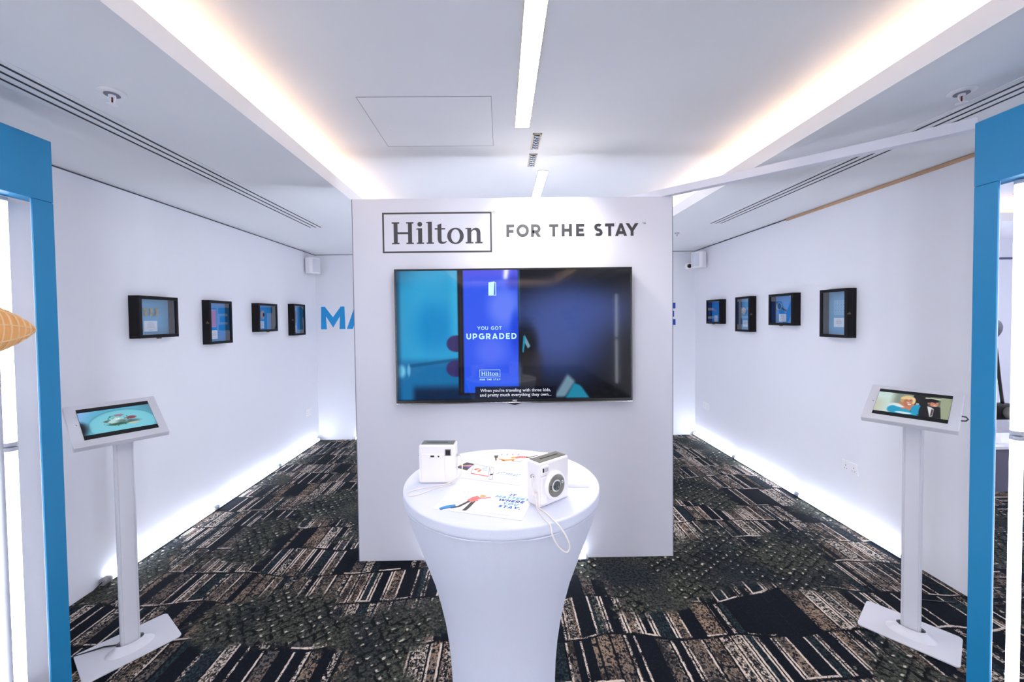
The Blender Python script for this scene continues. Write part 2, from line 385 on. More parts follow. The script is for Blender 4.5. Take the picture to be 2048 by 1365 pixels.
def serif_logo(mb, frame, u, x, y, mi=0, th=0.0, boxed=True, lift=0.0):
    k = [0]
    def P(pts):
        k[0] += 1; mb.poly([(x + a*u, y + b*u) for a, b in pts], frame, mi, th, lift + (k[0] % 4) * 3e-5)
    def Rc(a, b, c, d): P([(a, b), (c, b), (c, d), (a, d)])
    for a in (0, .655):
        Rc(a, 0, a+.345, .065); Rc(a, .935, a+.345, 1); Rc(a+.085, .06, a+.265, .94)
    Rc(.26, .45, .745, .54)
    Rc(1.13, 0, 1.47, .065); Rc(1.2, .06, 1.385, .715); P([(1.12, .655), (1.21, .655), (1.21, .715), (1.12, .70)])
    P([(1.285 + .108*math.cos(i*PI/12), .90 + .108*math.sin(i*PI/12)) for i in range(24)])
    Rc(1.58, 0, 1.92, .065); Rc(1.65, .06, 1.835, 1.01); P([(1.57, .95), (1.66, .95), (1.66, 1.01), (1.57, .995)])
    Rc(1.96, .65, 2.44, .715); P([(2.09, .17), (2.27, .17), (2.27, .93), (2.09, .86)])
    P([(2.09, .21), (2.12, .08), (2.2, .005), (2.32, -.012), (2.43, .02), (2.52, .10), (2.5, .13), (2.42, .085), (2.335, .08), (2.28, .12), (2.27, .21)])
    n = 32
    for i in range(n):
        a, b = 2*PI*i/n, 2*PI*(i+1)/n
        P([(2.91+.38*math.cos(a), .35+.375*math.sin(a)), (2.91+.38*math.cos(b), .35+.375*math.sin(b)), (2.91+.2*math.cos(b), .35+.305*math.sin(b)), (2.91+.2*math.cos(a), .35+.305*math.sin(a))])
    Rc(3.38, 0, 3.73, .065); Rc(3.455, .06, 3.635, .715); P([(3.37, .655), (3.46, .655), (3.46, .715), (3.37, .70)])
    out = [(3.62,.585),(3.72,.68),(3.84,.725),(3.95,.70),(4.03,.62),(4.06,.5),(4.06,.06)]
    inn = [(3.62,.50),(3.70,.59),(3.77,.62),(3.83,.60),(3.87,.55),(3.88,.47),(3.88,.06)]
    for i in range(6): P([inn[i], inn[i+1], out[i+1], out[i]])
    Rc(3.805, 0, 4.15, .065)
    if boxed:
        a, b, c, d, t = -.43, -.41, 4.58, 1.44, .078
        Rc(a, b, c, b+t); Rc(a, d-t, c, d); Rc(a, b+t, a+t, d-t); Rc(c-t, b+t, c, d-t)
    return mb

# ------------------------------------------------------------------ room shell
XL, XR, YB, ZL, ZU, ZLIP = -2.60, 2.76, 5.75, 2.62, 2.83, 2.705
XC0, XC1 = -1.144, 1.605          # cove lips
YN = -9.0; XS = 7.0
struct('floor', MB().box(-2.72, YN - .1, -.05, XR + .03, YB + .1, 0), CARPET)
struct('floor_side', MB().box(XR + .03, YN - .1, -.05, XS + .1, YB + .1, 0), CARPET2)
struct('wall_left', MB().box(-2.70, YN, 0, XL, YB, 2.7), WALL)
struct('wall_right', MB().box(XR, 2.28, 0, XR + .06, YB, 2.612), WALL)
struct('wall_back', MB().box(XL - .1, YB, 0, XR + .1, YB + .1, 2.9), WALL)
struct('wall_behind', MB().box(XL - .1, YN - .1, 0, XS + .1, YN, 2.9), WALL)
struct('wall_side', MB().box(XR + .06, 5.07, 0, XS + .1, 5.17, 2.9), WALL)
struct('wall_far_side', MB().box(XS, YN, 0, XS + .1, 5.07, 2.9), WALL)
struct('added_bounce_wall', MB().box(XR, YN, 0, XR + .06, -1.6, 2.612), WALL)  # unseen wall added behind the camera to bounce light forward
YE = -6.7
struct('ceiling_soffit_left', MB().box(XL - .1, YN, ZL, XC0, YB, ZL + .02).box(XC0 - .018, YE, ZL + .02, XC0, YB, ZLIP).box(-1.50, YE, ZL + .02, -1.46, YB, ZU), CEIL)
struct('ceiling_soffit_right', MB().box(XC1, YN, ZL, 3.9, YB, ZL + .02).box(XC1, YE, ZL + .02, XC1 + .018, YB, ZLIP).box(1.92, YE, ZL + .02, 1.96, YB, ZU)
       .box(3.9, YN, ZL, XS, 1.9, ZL + .02).box(3.9, 4.1, ZL, XS, 5.1, ZL + .02).box(3.9, 4.1, ZL + .02, XS, 4.118, ZLIP)
       .box(3.9, 1.882, ZL + .02, XS, 1.9, ZLIP + .1).box(3.882, 1.9, ZL + .02, 3.9, 4.1, ZU), CEIL)
struct('ceiling_soffit_behind', MB().box(XC0, YN, ZL, XC1, YE, ZL + .02).box(XC0, YE - .018, ZL + .02, XC1, YE, ZLIP).box(-1.5, YE - .36, ZL + .02, 1.96, YE - .32, ZU), CEIL)
struct('ceiling', MB().box(-1.55, YN, ZU, 2.05, YB, ZU + .05).box(3.8, 1.8, ZU, XS + .1, 4.6, ZU + .05).box(3.8, 4.6, ZL+.02, XS + .1, 4.65, ZU + .05), CEIL)
struct('trim_1', MB().box(XR - .012, 2.28, 2.596, XR + .004, 3.9, 2.616), TAN)
struct('trim_2', MB().box(XR - .004, 3.9, 2.609, XR + .004, YB, 2.616).box(XL - .002, 1.9, 2.609, XL + .004, YB, 2.616).box(XL, YB - .004, 2.611, XR, YB, 2.616), GAP)
# panel seams on the back wall corner
# cove lamps (hidden behind the lips)
def cove(name, label, mb):
    return tag(mb.build(name, M_COVE), label, 'cove light')
cove('cove_light', 'warm white light line glowing in the left ceiling cove', MB().box(-1.235, YE, ZL + .021, -1.215, YB - .02, ZL + .078))
cove('cove_light', 'warm white light line glowing in the right ceiling cove', MB().box(1.676, YE, ZL + .021, 1.696, YB - .02, ZL + .078))
cove('cove_light', 'warm white light line in the ceiling cove behind the camera', MB().box(-1.1, YE - .09, ZL + .021, 1.5, YE - .07, ZL + .078))
cove('cove_light', 'warm white light line of the side room ceiling beyond the right blue frame', MB().box(3.95, 4.19, ZL + .021, XS - .05, 4.21, ZL + .078))

# ------------------------------------------------------------------ ceiling fittings
def strip(x0, x1, y0, y1, label):
    t = thing('strip_light', label, 'strip light', ((x0+x1)/2, (y0+y1)/2, ZU), group='white strip lights in the raised ceiling')
    cx, cy = (x0+x1)/2, (y0+y1)/2; a, b = (x1-x0)/2, (y1-y0)/2
    MB().box(-a, -b, -.004, a, b, -.001).build('diffuser', M_STRIP, t)
    f = .004
    MB().box(-a-f, -b-f, -.006, -a, b+f, 0).box(a, -b-f, -.006, a+f, b+f, 0).box(-a, -b-f, -.006, a, -b, 0).box(-a, b, -.006, a, b+f, 0).build('trim', BEIGE, t)
strip(.100, .182, -1.4, 2.44, 'long white ceiling strip light nearest the viewer, ending before the access hatch edge')
strip(.305, .380, 3.16, 4.7, 'white ceiling strip light beyond the two grilles, partly behind the partition top')
strip(.100, .182, -6.0, -2.4, 'white ceiling strip light behind the camera, seen only as a reflection')
t = thing('strip_light', 'added unseen strip light in the side room ceiling beyond the right blue frame', 'strip light', (5, 1.4, ZL), group='added side room fill lights')  # this strip and the next are unseen, added to brighten the side room
MB().box(-.9, -.05, -.006, .9, .05, -.001).build('diffuser', M_STRIP, t)
t = thing('strip_light', 'added unseen strip light in the side room soffit by the far wall', 'strip light', (5, -2.5, ZL), group='added side room fill lights')
MB().box(-.9, -.05, -.006, .9, .05, -.001).build('diffuser', M_STRIP, t)
SILV = mat('louvre_silver', (190, 198, 210), 0.2, metal=0.9)
def louvre(y0, y1, label, power):
    xa, xb = .212, .268
    t = thing('louvre_downlight', label, 'downlight', ((xa+xb)/2, (y0+y1)/2, ZU), group='louvred downlights between the strip lights')
    a, b = (xb-xa)/2, (y1-y0)/2; f = .009
    MB().box(-a, -b, -.006, -a+f, b, 0).box(a-f, -b, -.006, a, b, 0).box(-a, -b, -.006, a, -b+f, 0).box(-a, b-f, -.006, a, b, 0).build('frame', BEIGE, t)
    MB().box(-a+f, -b+f, -.0015, a-f, b-f, -.0005).build('reflector_tray', DARK, t)
    n = 6
    m = MB()
    for i in range(n):
        yy = -b + f + (2*b - 2*f) * (i + .5) / n
        m.tube([(-a+f, yy, -.004), (0, yy, -.009), (a-f, yy, -.004)], .0085, 8)
    m.build('louvre_blades', SILV, t)
    l = bpy.data.lights.new('downlight_beam', 'SPOT'); l.energy = power; l.color = SPOTC; l.spot_size = math.radians(112); l.spot_blend = 1.0; l.shadow_soft_size = .05
    lo = bpy.data.objects.new('downlight_beam', l); C.objects.link(lo); lo.parent = t; lo.location = (0, 0, -.022); lo.rotation_euler = (0, math.radians(-7), 0)
louvre(2.53, 2.76, 'louvred ceiling downlight nearer the long strip light', E_SPOT)
louvre(2.84, 3.07, 'louvred ceiling downlight nearer the partition top', E_SPOT * .5)
# access hatch
t = thing('access_hatch', 'flush square access hatch in the raised ceiling left of the strip light', 'ceiling hatch', (-.38, 2.405, ZU))
g = .0025; a, b = .343, .295
MB().box(-a, -b, -.0015, a, b, 0).build('hatch_panel', CEIL, t)
MB().box(-a-g, -b-g, -.002, -a, b+g, 0).box(a, -b-g, -.002, a+g, b+g, 0).box(-a, -b-g, -.002, a, -b, 0).box(-a, b, -.002, a, b+g, 0).build('edge_gap', GAPL, t)
MB().lathe([(.008, 0), (.008, -.002), (.0, -.002)], 16, axis=((-.27, .07, -.0015), (0, 0, 1))).build('lock', WHITE, t)
# slot diffusers
def slot(xa, xb, xs_, y0, y1, label):
    t = thing('slot_diffuser', label, 'air diffuser', ((xa+xb)/2, (y0+y1)/2, ZL), group='linear slot diffusers in the side soffits')
    cx = (xa+xb)/2; b = (y1-y0)/2
    MB().box(xa-cx, -b, -.004, xb-cx, b, 0).build('frame', CEIL, t, bevel=.001)
    for q in xs_: MB().box(q-cx-.006, -b+.01, -.0055, q-cx+.006, b-.01, -.0045).build('slot', SLOT, t)
slot(-1.915, -1.735, (-1.77, -1.82, -1.872), -4.5, 4.07, 'white ceiling air diffuser with three dark slots in the left soffit')
slot(2.065, 2.255, (2.108, 2.157, 2.207), -4.5, 4.07, 'white ceiling air diffuser with three dark slots in the right soffit')
# sprinklers
def sprinkler(x, y, label):
    t = thing('sprinkler_head', label, 'sprinkler', (x, y, ZL), group='ceiling sprinklers')
    MB().lathe([(.047, 0), (.046, -.004), (.03, -.008), (.018, -.010)], 32).build('escutcheon', WPLAST, t)
    MB().lathe([(.026, -.0115), (.026, -.0095), (.020, -.0095)], 24).build('recess_ring', SEAM, t)
    m = MB()
    for s_ in (-1, 1): m.tube([(.011*s_, 0, -.008), (.015*s_, 0, -.025), (.006*s_, 0, -.042), (0, 0, -.046)], .0024, 8)
    m.lathe([(.012, -.008), (.012, -.018), (.004, -.02)], 16).build('frame_arms', WPLAST, t)
    MB().tube([(0, 0, -.018), (0, 0, -.042)], .0028, 8).build('glass_bulb', mat('red_bulb', (120, 10, 20), .1), t)
    MB().lathe([(.004, -.046), (.019, -.0475), (.019, -.049), (.0, -.049)], 20).build('deflector', WPLAST, t)
sprinkler(-1.555, 1.674, 'sprinkler head with red bulb in the left soffit')
sprinkler(1.945, 1.711, 'sprinkler head with red bulb in the right soffit beside the diffuser')
sprinkler(1.955, 4.489, 'tiny far sprinkler head by the right edge of the partition')

# ------------------------------------------------------------------ partition
PY = 2.815
part = thing('partition_wall', 'white free-standing partition carrying the television and black lettering', 'partition', (.09, PY, 0))
ox = .09
MB().box(-1.013-ox, 0, .0, 1.196-ox, .075, 2.522).build('panel', PANEL, part, bevel=.003)
MB().box(-1.0135-ox, -.0015, .004, -1.0095-ox, 0, 2.52).box(1.1925-ox, -.0015, .004, 1.1965-ox, 0, 2.52).build('edge_strip', SEAM, part)
F = FR_FRONT((-ox, -.0008, 0))
m = MB(); serif_logo(m, F, .150, -.7415, 2.211, th=.0006)
small_text(m, '®', F, .028, -.048, 2.412, lift=.0003, bold=0)
m.build('boxed_logo', VINYL, part)
m = MB(); xs = [(q - 927) / 94 for q in (927, 1003, 1112, 1248, 1342, 1450, 1585, 1668, 1745, 1830)]
caps_text(m, 'FORTHESTAY', F, .0865, t=.235, xs=xs, x=.045, y=2.252, th=.0006)
small_text(m, '™', F, .030, .982, 2.322, lift=.0003, bold=0)
m.build('slogan_lettering', VINYL, part)

# bracing beam from partition to right blue frame
def beam_box(p0, p1, w_, h_):
    a, b = Vector(p0), Vector(p1); d = (b - a); d2 = Vector((d.x, d.y, 0)).normalized(); n = Vector((-d2.y, d2.x, 0)) * w_ / 2; z = Vector((0, 0, h_))
    v = [a-n, a+n, b+n, b-n]; v = v + [q + z for q in v]
    return MB().add(v, [(3,2,1,0),(4,5,6,7),(0,1,5,4),(1,2,6,5),(2,3,7,6),(3,0,4,7)])
tag(beam_box((.955, 3.02, 2.5235), (2.12, 1.80, 2.500), .05, .05).build('brace_beam', PANEL, bevel=.002), 'white diagonal brace bar from partition top to right blue frame', 'beam')

# ------------------------------------------------------------------ television
TX0, TX1, TZ0, TZ1 = -.716, .893, 1.118, 2.031
tv = thing('television', 'large black wall television playing a phone advert on the white partition', 'television', ((TX0+TX1)/2, PY, TZ0))
W2 = (TX1-TX0)/2; TH = TZ1-TZ0
MB().box(-W2, -.058, 0, W2, -.012, TH).build('housing', DARK, tv, bevel=.004)
MB().box(-.3, -.012, .25, .3, -.002, .65).build('wall_bracket', DARK, tv)
bz = .012
BEZ = mat('tv_bezel', (30, 30, 32), .25)
MB().box(-W2, -.062, 0, -W2+bz, -.058, TH).box(W2-bz, -.062, 0, W2, -.058, TH).box(-W2+bz, -.062, TH-bz, W2-bz, -.058, TH).box(-W2+bz, -.062, .003, W2-bz, -.058, .022).build('bezel', BEZ, tv, bevel=.001)
MB().box(-W2, -.0635, -.004, W2, -.054, .003).build('chrome_strip', CHROME, tv, bevel=.001)
m = MB(); F = FR_FRONT((0, -.0585, 0)); m.poly([(-.055, -.004), (.055, -.004), (0, -.018)], F, th=.012); m.build('sensor_tab', DARK, tv)
m = MB(); small_text(m, 'M&S', FR_FRONT((0, -.0622, 0)), .016, 0, .0075, center=True, bold=.03); m.build('maker_mark', mat('mark_white', (215, 215, 220), .5), tv)

def smooth(e0, e1, x): 
    t = np.clip((x - e0) / (e1 - e0 + 1e-9), 0, 1); return t * t * (3 - 2 * t)
class Pic:
    def __init__(s, nx, ny, w_, h_):   # picture coordinates: x right 0..w, y down 0..h
        s.nx, s.ny = nx, ny; xs = np.linspace(0, w_, nx + 1); ys = np.linspace(0, h_, ny + 1)
        s.X, s.Y = np.meshgrid(xs, ys); s.I = np.zeros(s.X.shape + (3,))
    def fill(s, c, a=1.0):
        a = np.asarray(a)[..., None] if not np.isscalar(a) else a; s.I = s.I * (1 - a) + np.array(c, float) * a
    def ell(s, cx, cy, rx, ry, c, soft=.1, a=1.0, rot=0):
        dx, dy = s.X - cx, s.Y - cy; co, si = math.cos(rot), math.sin(rot)
        d = np.sqrt(((dx*co + dy*si)/rx)**2 + ((-dx*si + dy*co)/ry)**2); s.fill(c, a * (1 - smooth(1-soft, 1+soft, d)))
    def rect(s, x0, y0, x1, y1, c, soft=2.0, a=1.0):
        k = smooth(x0-soft, x0+soft, s.X)*(1-smooth(x1-soft, x1+soft, s.X))*smooth(y0-soft, y0+soft, s.Y)*(1-smooth(y1-soft, y1+soft, s.Y)); s.fill(c, a*k)
    def poly(s, pts, c, soft=2.0, a=1.0):   # convex, clockwise on screen
        k = np.ones_like(s.X)
        for i in range(len(pts)):
            p, q = pts[i-1], pts[i]; L_ = math.dist(p, q); d = ((q[0]-p[0])*(s.Y-p[1]) - (q[1]-p[1])*(s.X-p[0]))/L_; k *= smooth(-soft, soft, d)
        s.fill(c, a*k)
    def build(s, name, W_, H_, m_, parent, frame):
        O, U, V, N = frame; nx, ny = s.nx, s.ny
        vs_ = [tuple(O + U*(W_*(i/nx - .5)) + V*(H_*(.5 - j/ny))) for j in range(ny+1) for i in range(nx+1)]
        fs = [(j*(nx+1)+i, (j+1)*(nx+1)+i, (j+1)*(nx+1)+i+1, j*(nx+1)+i+1) for j in range(ny) for i in range(nx)]
        me = bpy.data.meshes.new(name); me.from_pydata(vs_, [], fs)
        at = me.color_attributes.new('picture', 'FLOAT_COLOR', 'POINT')
        c = np.clip(s.I, 0, 255) / 255; lin = np.where(c <= .04045, c/12.92, ((c+.055)/1.055)**2.4)
        buf = np.ones((len(vs_), 4), 'f'); buf[:, :3] = lin.reshape(-1, 3); at.data.foreach_set('color', buf.ravel())
        me.materials.append(m_); me.update()
        o = bpy.data.objects.new(name, me); C.objects.link(o); o.parent = parent; return o
# picture coordinates are the zoomed crop: x 310..1732, y 455..1245
p = Pic(380, 212, 1422, 790); X, Y = p.X + 310, p.Y + 455; p.X, p.Y = X, Y
p.fill((38, 150, 200)); p.fill((20, 72, 100), 1 - smooth(300, 640, Y + .55*(X-310))); p.fill((70, 176, 226), smooth(330, 460, X)*(1-smooth(560, 700, X))*.35)
p.ell(540, 800, 120, 140, (10, 128, 196), .7, .8); p.fill((70, 190, 235), smooth(600, 680, X)*.5*(1-smooth(880, 1000, Y)))
p.rect(300, 1000, 700, 1260, (20, 92, 150), 30, .75); p.fill((14, 34, 66), smooth(1130, 1200, Y)*smooth(380, 430, X)*.95); p.poly([(380, 1025), (700, 985), (700, 1003), (380, 1045)], (14, 84, 130), 4, .8)
p.ell(330, 1065, 28, 38, (120, 205, 240), .5, .9); p.ell(378, 1060, 10, 35, (130, 200, 235), .5, .7); p.fill((10, 40, 64), (1-smooth(312, 345, X))*.6)
p.fill((12, 14, 20), smooth(1045, 1065, X)); p.ell(1290, 850, 280, 250, (70, 90, 160), .8, .88); p.ell(1090, 900, 70, 130, (6, 8, 12), .5, .9)  # bluish glow of the reflected room is painted into the right half
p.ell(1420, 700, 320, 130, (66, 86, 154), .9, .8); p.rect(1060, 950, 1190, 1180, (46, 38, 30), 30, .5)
p.poly([(1085, 850), (1120, 920), (1105, 935), (1080, 890)], (110, 150, 170), 4); p.poly([(1078, 855), (1092, 868), (1078, 960), (1070, 955)], (20, 140, 170), 3)
p.poly([(1345, 1095), (1392, 1140), (1330, 1235), (1260, 1235)], (110, 140, 160), 14); p.poly([(1385, 1150), (1425, 1165), (1480, 1245), (1330, 1245)], (30, 130, 160), 9)
for cx, cy in ((664, 900), (660, 1052)):
    p.ell(cx, cy, 54, 50, (58, 50, 104), .12); p.rect(cx, cy-50, 705, cy+50, (52, 46, 100), 3)
p.rect(680, 440, 1052, 1216, (22, 24, 34), 5); p.rect(694, 450, 700, 1200, (70, 60, 60), 3, .6)
p.fill((50, 88, 236), smooth(708, 720, X)*(1-smooth(1042, 1052, X))*(1-smooth(1198, 1206, Y)))
inph = smooth(708, 720, X)*(1-smooth(1042, 1052, X))*(1-smooth(1198, 1206, Y))
def ph(cx, cy, rx, ry, c, a):
    d = np.sqrt(((X-cx)/rx)**2 + ((Y-cy)/ry)**2); p.fill(c, a*inph*(1-smooth(.3, 1.1, d)))
ph(960, 680, 130, 170, (108, 132, 248), .85); ph(880, 950, 130, 120, (96, 118, 246), .7); ph(1035, 830, 50, 170, (14, 60, 214), .8); ph(1020, 520, 60, 70, (30, 50, 180), .7); p.fill((16, 84, 232), inph*smooth(1060, 1180, Y)*.8); p.fill((110, 90, 230), inph*(1-smooth(470, 530, Y))*.6)
p.fill((8, 10, 24), smooth(1236, 1245, Y)*.7); p.rect(780, 1166, 1275, 1245, (10, 14, 34), 2, .9)
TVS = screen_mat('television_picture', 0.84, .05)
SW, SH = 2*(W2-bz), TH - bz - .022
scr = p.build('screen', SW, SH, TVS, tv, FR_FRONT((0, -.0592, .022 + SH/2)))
F = FR_FRONT((0, -.0597, .022 + SH/2))
def tvx(x): return ((x - 310) / 1422 - .5) * SW
def tvy(y): return (.5 - (y - 455) / 790) * SH
kx = SW / 1422
TXT = mat('screen_text', (10, 10, 10), .3, emit=s2l((190, 232, 250)), es=1.0)
m = MB()
caps_text(m, 'YOU GOT', F, 21*kx, t=.17, gap=.1, width=148*kx, x=tvx(798), y=tvy(818))
m.build('greeting', TXT, scr); m = MB(); caps_text(m, 'UPGRADED', F, 36*kx, t=.21, width=305*kx, x=tvx(731), y=tvy(875))
m.build('headline', TXT, scr); m = MB(); serif_logo(m, F, 25*kx, tvx(819), tvy(1098))
caps_text(m, 'FOR THE STAY', F, 10.5*kx, t=.22, width=126*kx, x=tvx(809), y=tvy(1127))
m.build('screen_logo', TXT, scr); m = MB(); m.poly([(tvx(868), tvy(609)), (tvx(900), tvy(607)), (tvx(906), tvy(524)), (tvx(869), tvy(529))], F)
for a in ((868, 606, 914, 609), (911, 530, 915, 609), (904, 528, 915, 531)): m.poly([(tvx(a[0]), tvy(a[3])), (tvx(a[2]), tvy(a[3])), (tvx(a[2]), tvy(a[1])), (tvx(a[0]), tvy(a[1]))], F)
m.build('door_icon', TXT, scr)
m = MB(); small_text(m, "When you're traveling with three kids,", F, 27*kx, tvx(1027), tvy(1198), center=True, bold=.006, sx=1.02); small_text(m, "and pretty much everything they own...", F, 27*kx, tvx(1027), tvy(1226), center=True, bold=.006, sx=1.02)
m.build('subtitles', mat('subtitle_white', (10, 10, 10), .3, emit=s2l((225, 228, 240)), es=.9), scr)

# ------------------------------------------------------------------ light tubes
def tube_light(p0, p1, label, glow, r=.0175, group=None, back=(0, 1, 0), open_=62):
    """tube with a glowing half facing away from 'back', grey profile behind, caps and clips"""
    a, b = Vector(p0), Vector(p1); c = (a + b) / 2
    t = thing('light_tube', label, 'light tube', tuple(c), group=group)
    d = (b - a).normalized(); bk = Vector(back).normalized(); a, b = a - c, b - c; s_ = d.cross(bk)
    e = .016
    def prof(rad, a0, a1, n, q0, q1, closed=True):
        vs_ = []
        for q in (q0, q1):
            for i in range(n + 1):
                an = a0 + (a1 - a0) * i / n; vs_.append(q + bk * math.cos(an) * rad + s_ * math.sin(an) * rad)
        k = n + 1; fs = [(i, i+1, k+i+1, k+i) for i in range(n)] + [tuple(range(k))[::-1], tuple(range(k, 2*k))]
        if closed: fs.append((n, 0, k, 2*k-1))
        return vs_, fs
    m = MB(); m.add(*prof(r, math.radians(open_), math.radians(360 - open_), 18, a + d*e, b - d*e), sm=True); m.build('diffuser', glow, t)
    m = MB(); m.add(*prof(r*1.02, math.radians(-open_ + 2), math.radians(open_ - 2), 10, a + d*e, b - d*e)); m.build('profile', GREYP, t)
    for q, sg in ((a, 1), (b, -1)):
        MB().tube([q, q + d*sg*e], r*1.1, 24).build('end_cap', GREYP, t, bevel=.001)
        cq = q + d * sg * .05
        m = MB(); vs2 = [cq + bk*math.cos(an)*r*1.12 + s_*math.sin(an)*r*1.12 for an in [math.radians(x) for x in (-75, -45, 0, 45, 75)]]
        m.tube(vs2, .0022, 6); m.tube([cq + bk*r, cq + bk*r*1.5], .004, 6); m.build('clip', GREYP, t)
    return t
G1 = 'glowing tubes lying along the foot of the left wall'; G2 = 'glowing tubes lying along the foot of the right wall'
for (y0, y1), w_ in zip(((2.62, 3.60), (3.63, 4.635), (4.665, 5.68)), ('nearest, its grey end cap showing', 'in the middle of the row', 'farthest, running into the corner')):
    tube_light((XL+.03, y0, .03), (XL+.03, y1, .03), 'white floor light tube at the left wall, ' + w_, M_TUBE, group=G1, back=(-.3, 0, -1))
for (y0, y1), w_ in zip(((2.70, 3.68), (3.71, 4.70), (4.73, 5.715)), ('nearest, running behind the tablet stand', 'in the middle of the row', 'farthest, ending in the corner')):
    tube_light((XR-.03, y0, .03), (XR-.03, y1, .03), 'white floor light tube at the right wall, ' + w_, M_TUBE, group=G2, back=(.3, 0, -1))
for x0, x1, w_ in ((-2.09, -1.08, 'its left end showing beside the partition'), (-1.05, -.04, 'wholly behind the partition'), (-.01, 1.0, 'behind the right half of the partition')):
    tube_light((x0, YB-.03, .03), (x1, YB-.03, .03), 'floor light tube at the back wall, ' + w_, M_TUBE, back=(0, .3, -1))
tube_light((-.552, PY-.035, .03), (.583, PY-.035, .03), 'white floor light tube at the foot of the partition, crossing behind the table', M_TUBE, back=(0, 0, -1))
tube_light((-.6, PY+.12, .03), (.75, PY+.12, .03), 'floor light tube hidden along the rear foot of the partition', M_TUBE, back=(0, 0, -1))
MB_cap = thing('tube_connector', 'grey round connector on the near end of the left floor tubes', 'connector', (XL+.03, 2.58, .033))
MB().tube([(0, 0, 0), (0, .04, 0)], .024, 20).build('socket', CAPG, MB_cap, bevel=.002)
MB().tube([(0, 0, 0), (.01, -.1, -.024), (-.0, -.3, -.028), (-.01, -.6, -.028)], .004, 8).build('cable', DARK, MB_cap)

# ------------------------------------------------------------------ blue frames at both sides
def blue_frame(sx, label, xf, y1, yw, back):
    """sx -1 left, +1 right; face plane at xf looks to the room centre; outward = sx"""
    t = thing('blue_frame', label, 'display frame', (xf, y1, 0))
    D = .085; th = .010; y0 = -1.35
    MB().box(0, -yw, 0, sx*th, 0, 2.226).build('post', BLUE, t, bevel=.002)
    MB().box(0, y0 - yw, 0, sx*th, y0, 2.226).build('post', BLUE, t, bevel=.002)
    MB().box(0, y0 - yw, 2.2275, sx*D, 0, 2.497).build('header', BLUE, t, bevel=.002)
    MB().box(sx*.012, y0, .055, sx*.14, -yw, .125).build('bottom_rail', WHITE, t, bevel=.003)
    MB().box(sx*th, -yw+.001, 0, sx*(th+.002), -.007, 2.226).build('board_lining', WALL, t)
    MB().box(sx*th, y0-yw, 0, sx*(th+.002), y0-.001, 2.226).build('board_lining', WALL, t)
    if back: MB().box(sx*.125, y0 - yw, 0, sx*.14, .10, 2.226).build('backing_panel', WALL, t)
    return t
blue_frame(-1, 'blue rectangular display frame with white backing at the left edge', -1.983, 1.839, .082, True)
blue_frame(1, 'open blue rectangular display frame at the right edge', 2.028, 1.732, .084, False)
GV = 'upright light tubes inside the blue frames'
tube_light((-2.075, 1.722, 1.178), (-2.075, 1.722, 2.222), 'upper upright light tube in the left blue frame', M_VTUBE, .0185, GV, back=(-.75, .65, 0), open_=92)
tube_light((-2.075, 1.722, .13), (-2.075, 1.722, 1.172), 'lower upright light tube in the left blue frame', M_VTUBE, .0185, GV, back=(-.75, .65, 0), open_=92)
tube_light((2.10, 1.628, 1.192), (2.10, 1.628, 2.222), 'upper upright light tube in the right blue frame', M_VTUBE, .0185, GV, back=(.25, 1, 0))
tube_light((2.10, 1.628, .13), (2.10, 1.628, 1.186), 'lower upright light tube in the right blue frame', M_VTUBE, .0185, GV, back=(.25, 1, 0))

for x_, y_, w_ in ((-2.075, -1.25, 'at the near end of the left blue frame'), (2.36, -1.4, 'just past the near end of the right blue frame'),
                   (-2.5, -2.4, 'by the left wall behind the camera'), (2.64, -2.2, 'by the added wall behind the camera'), (-2.5, -3.5, 'farthest back by the left wall behind the camera')):
    tube_light((x_, y_, .13), (x_, y_, 2.222), 'added unseen fill light tube ' + w_, M_RTUBE, .0185, back=(x_, -1.2, 0))  # unseen tubes added as front fill from behind the camera
tube_light((2.71, -4.0, .13), (2.71, -4.0, 1.20), 'lower upright light tube far behind the camera, mirrored in the television', M_VTUBE, .0185, back=(1, -.6, 0))
tube_light((2.71, -4.0, 1.22), (2.71, -4.0, 2.25), 'upper upright light tube far behind the camera, mirrored in the television', M_VTUBE, .0185, back=(1, -.6, 0))
for x_ in (-.75, .9):
    tube_light((x_, PY+.10, .25), (x_, PY+.10, 2.3), 'added unseen light tube on the rear of the partition, its %s side' % ('left' if x_ < 0 else 'right'), M_BTUBE, .0185, back=(0, -1, 0))  # unseen pair added to brighten the ceiling and walls behind the partition
tube_light((3.9, 5.03, .02), (3.9, 5.03, 2.3), 'added unseen light tube in the side room, hidden behind the right wall', M_STUBE, .0185, back=(0, 1, 0))  # both side room tubes are unseen, added to lift its wall
tube_light((6.9, 1.5, .3), (6.9, 1.5, 2.3), 'added unseen light tube at the far end of the side room', M_STUBE, .0185, back=(1, 0, 0))
# ice cream cone
WAF = mat('waffle_orange', (255, 186, 108), .55, vary=.12, vscale=25); WAFL = mat('waffle_ridge', (255, 214, 156), .5); SCOOP = mat('ice_cream', (250, 236, 222), .6, bump=.4, bscale=60)
cone = thing('ice_cream_cone', 'large orange waffle cone lying sideways, its tip pointing at the left blue post', 'ice cream cone', (-1.93, 1.706, 1.667))
AX = Vector((-.06, -1, .03)).normalized()
prof = [(0.0, 0), (.014, .016), (.03, .036), (.055, .075), (.078, .12), (.10, .17), (.118, .22), (.132, .27), (.14, .31)]
cone_o = (0, 0, 0)
MB().lathe(prof, 40, axis=(cone_o, AX)).build('cone', WAF, cone)
u_ = AX.orthogonal().normalized(); w2 = AX.cross(u_); m = MB()
def rad(h):
    for (r0, h0), (r1, h1) in zip(prof, prof[1:]):
        if h0 <= h <= h1: return r0 + (r1 - r0) * (h - h0) / (h1 - h0)
    return prof[-1][0]
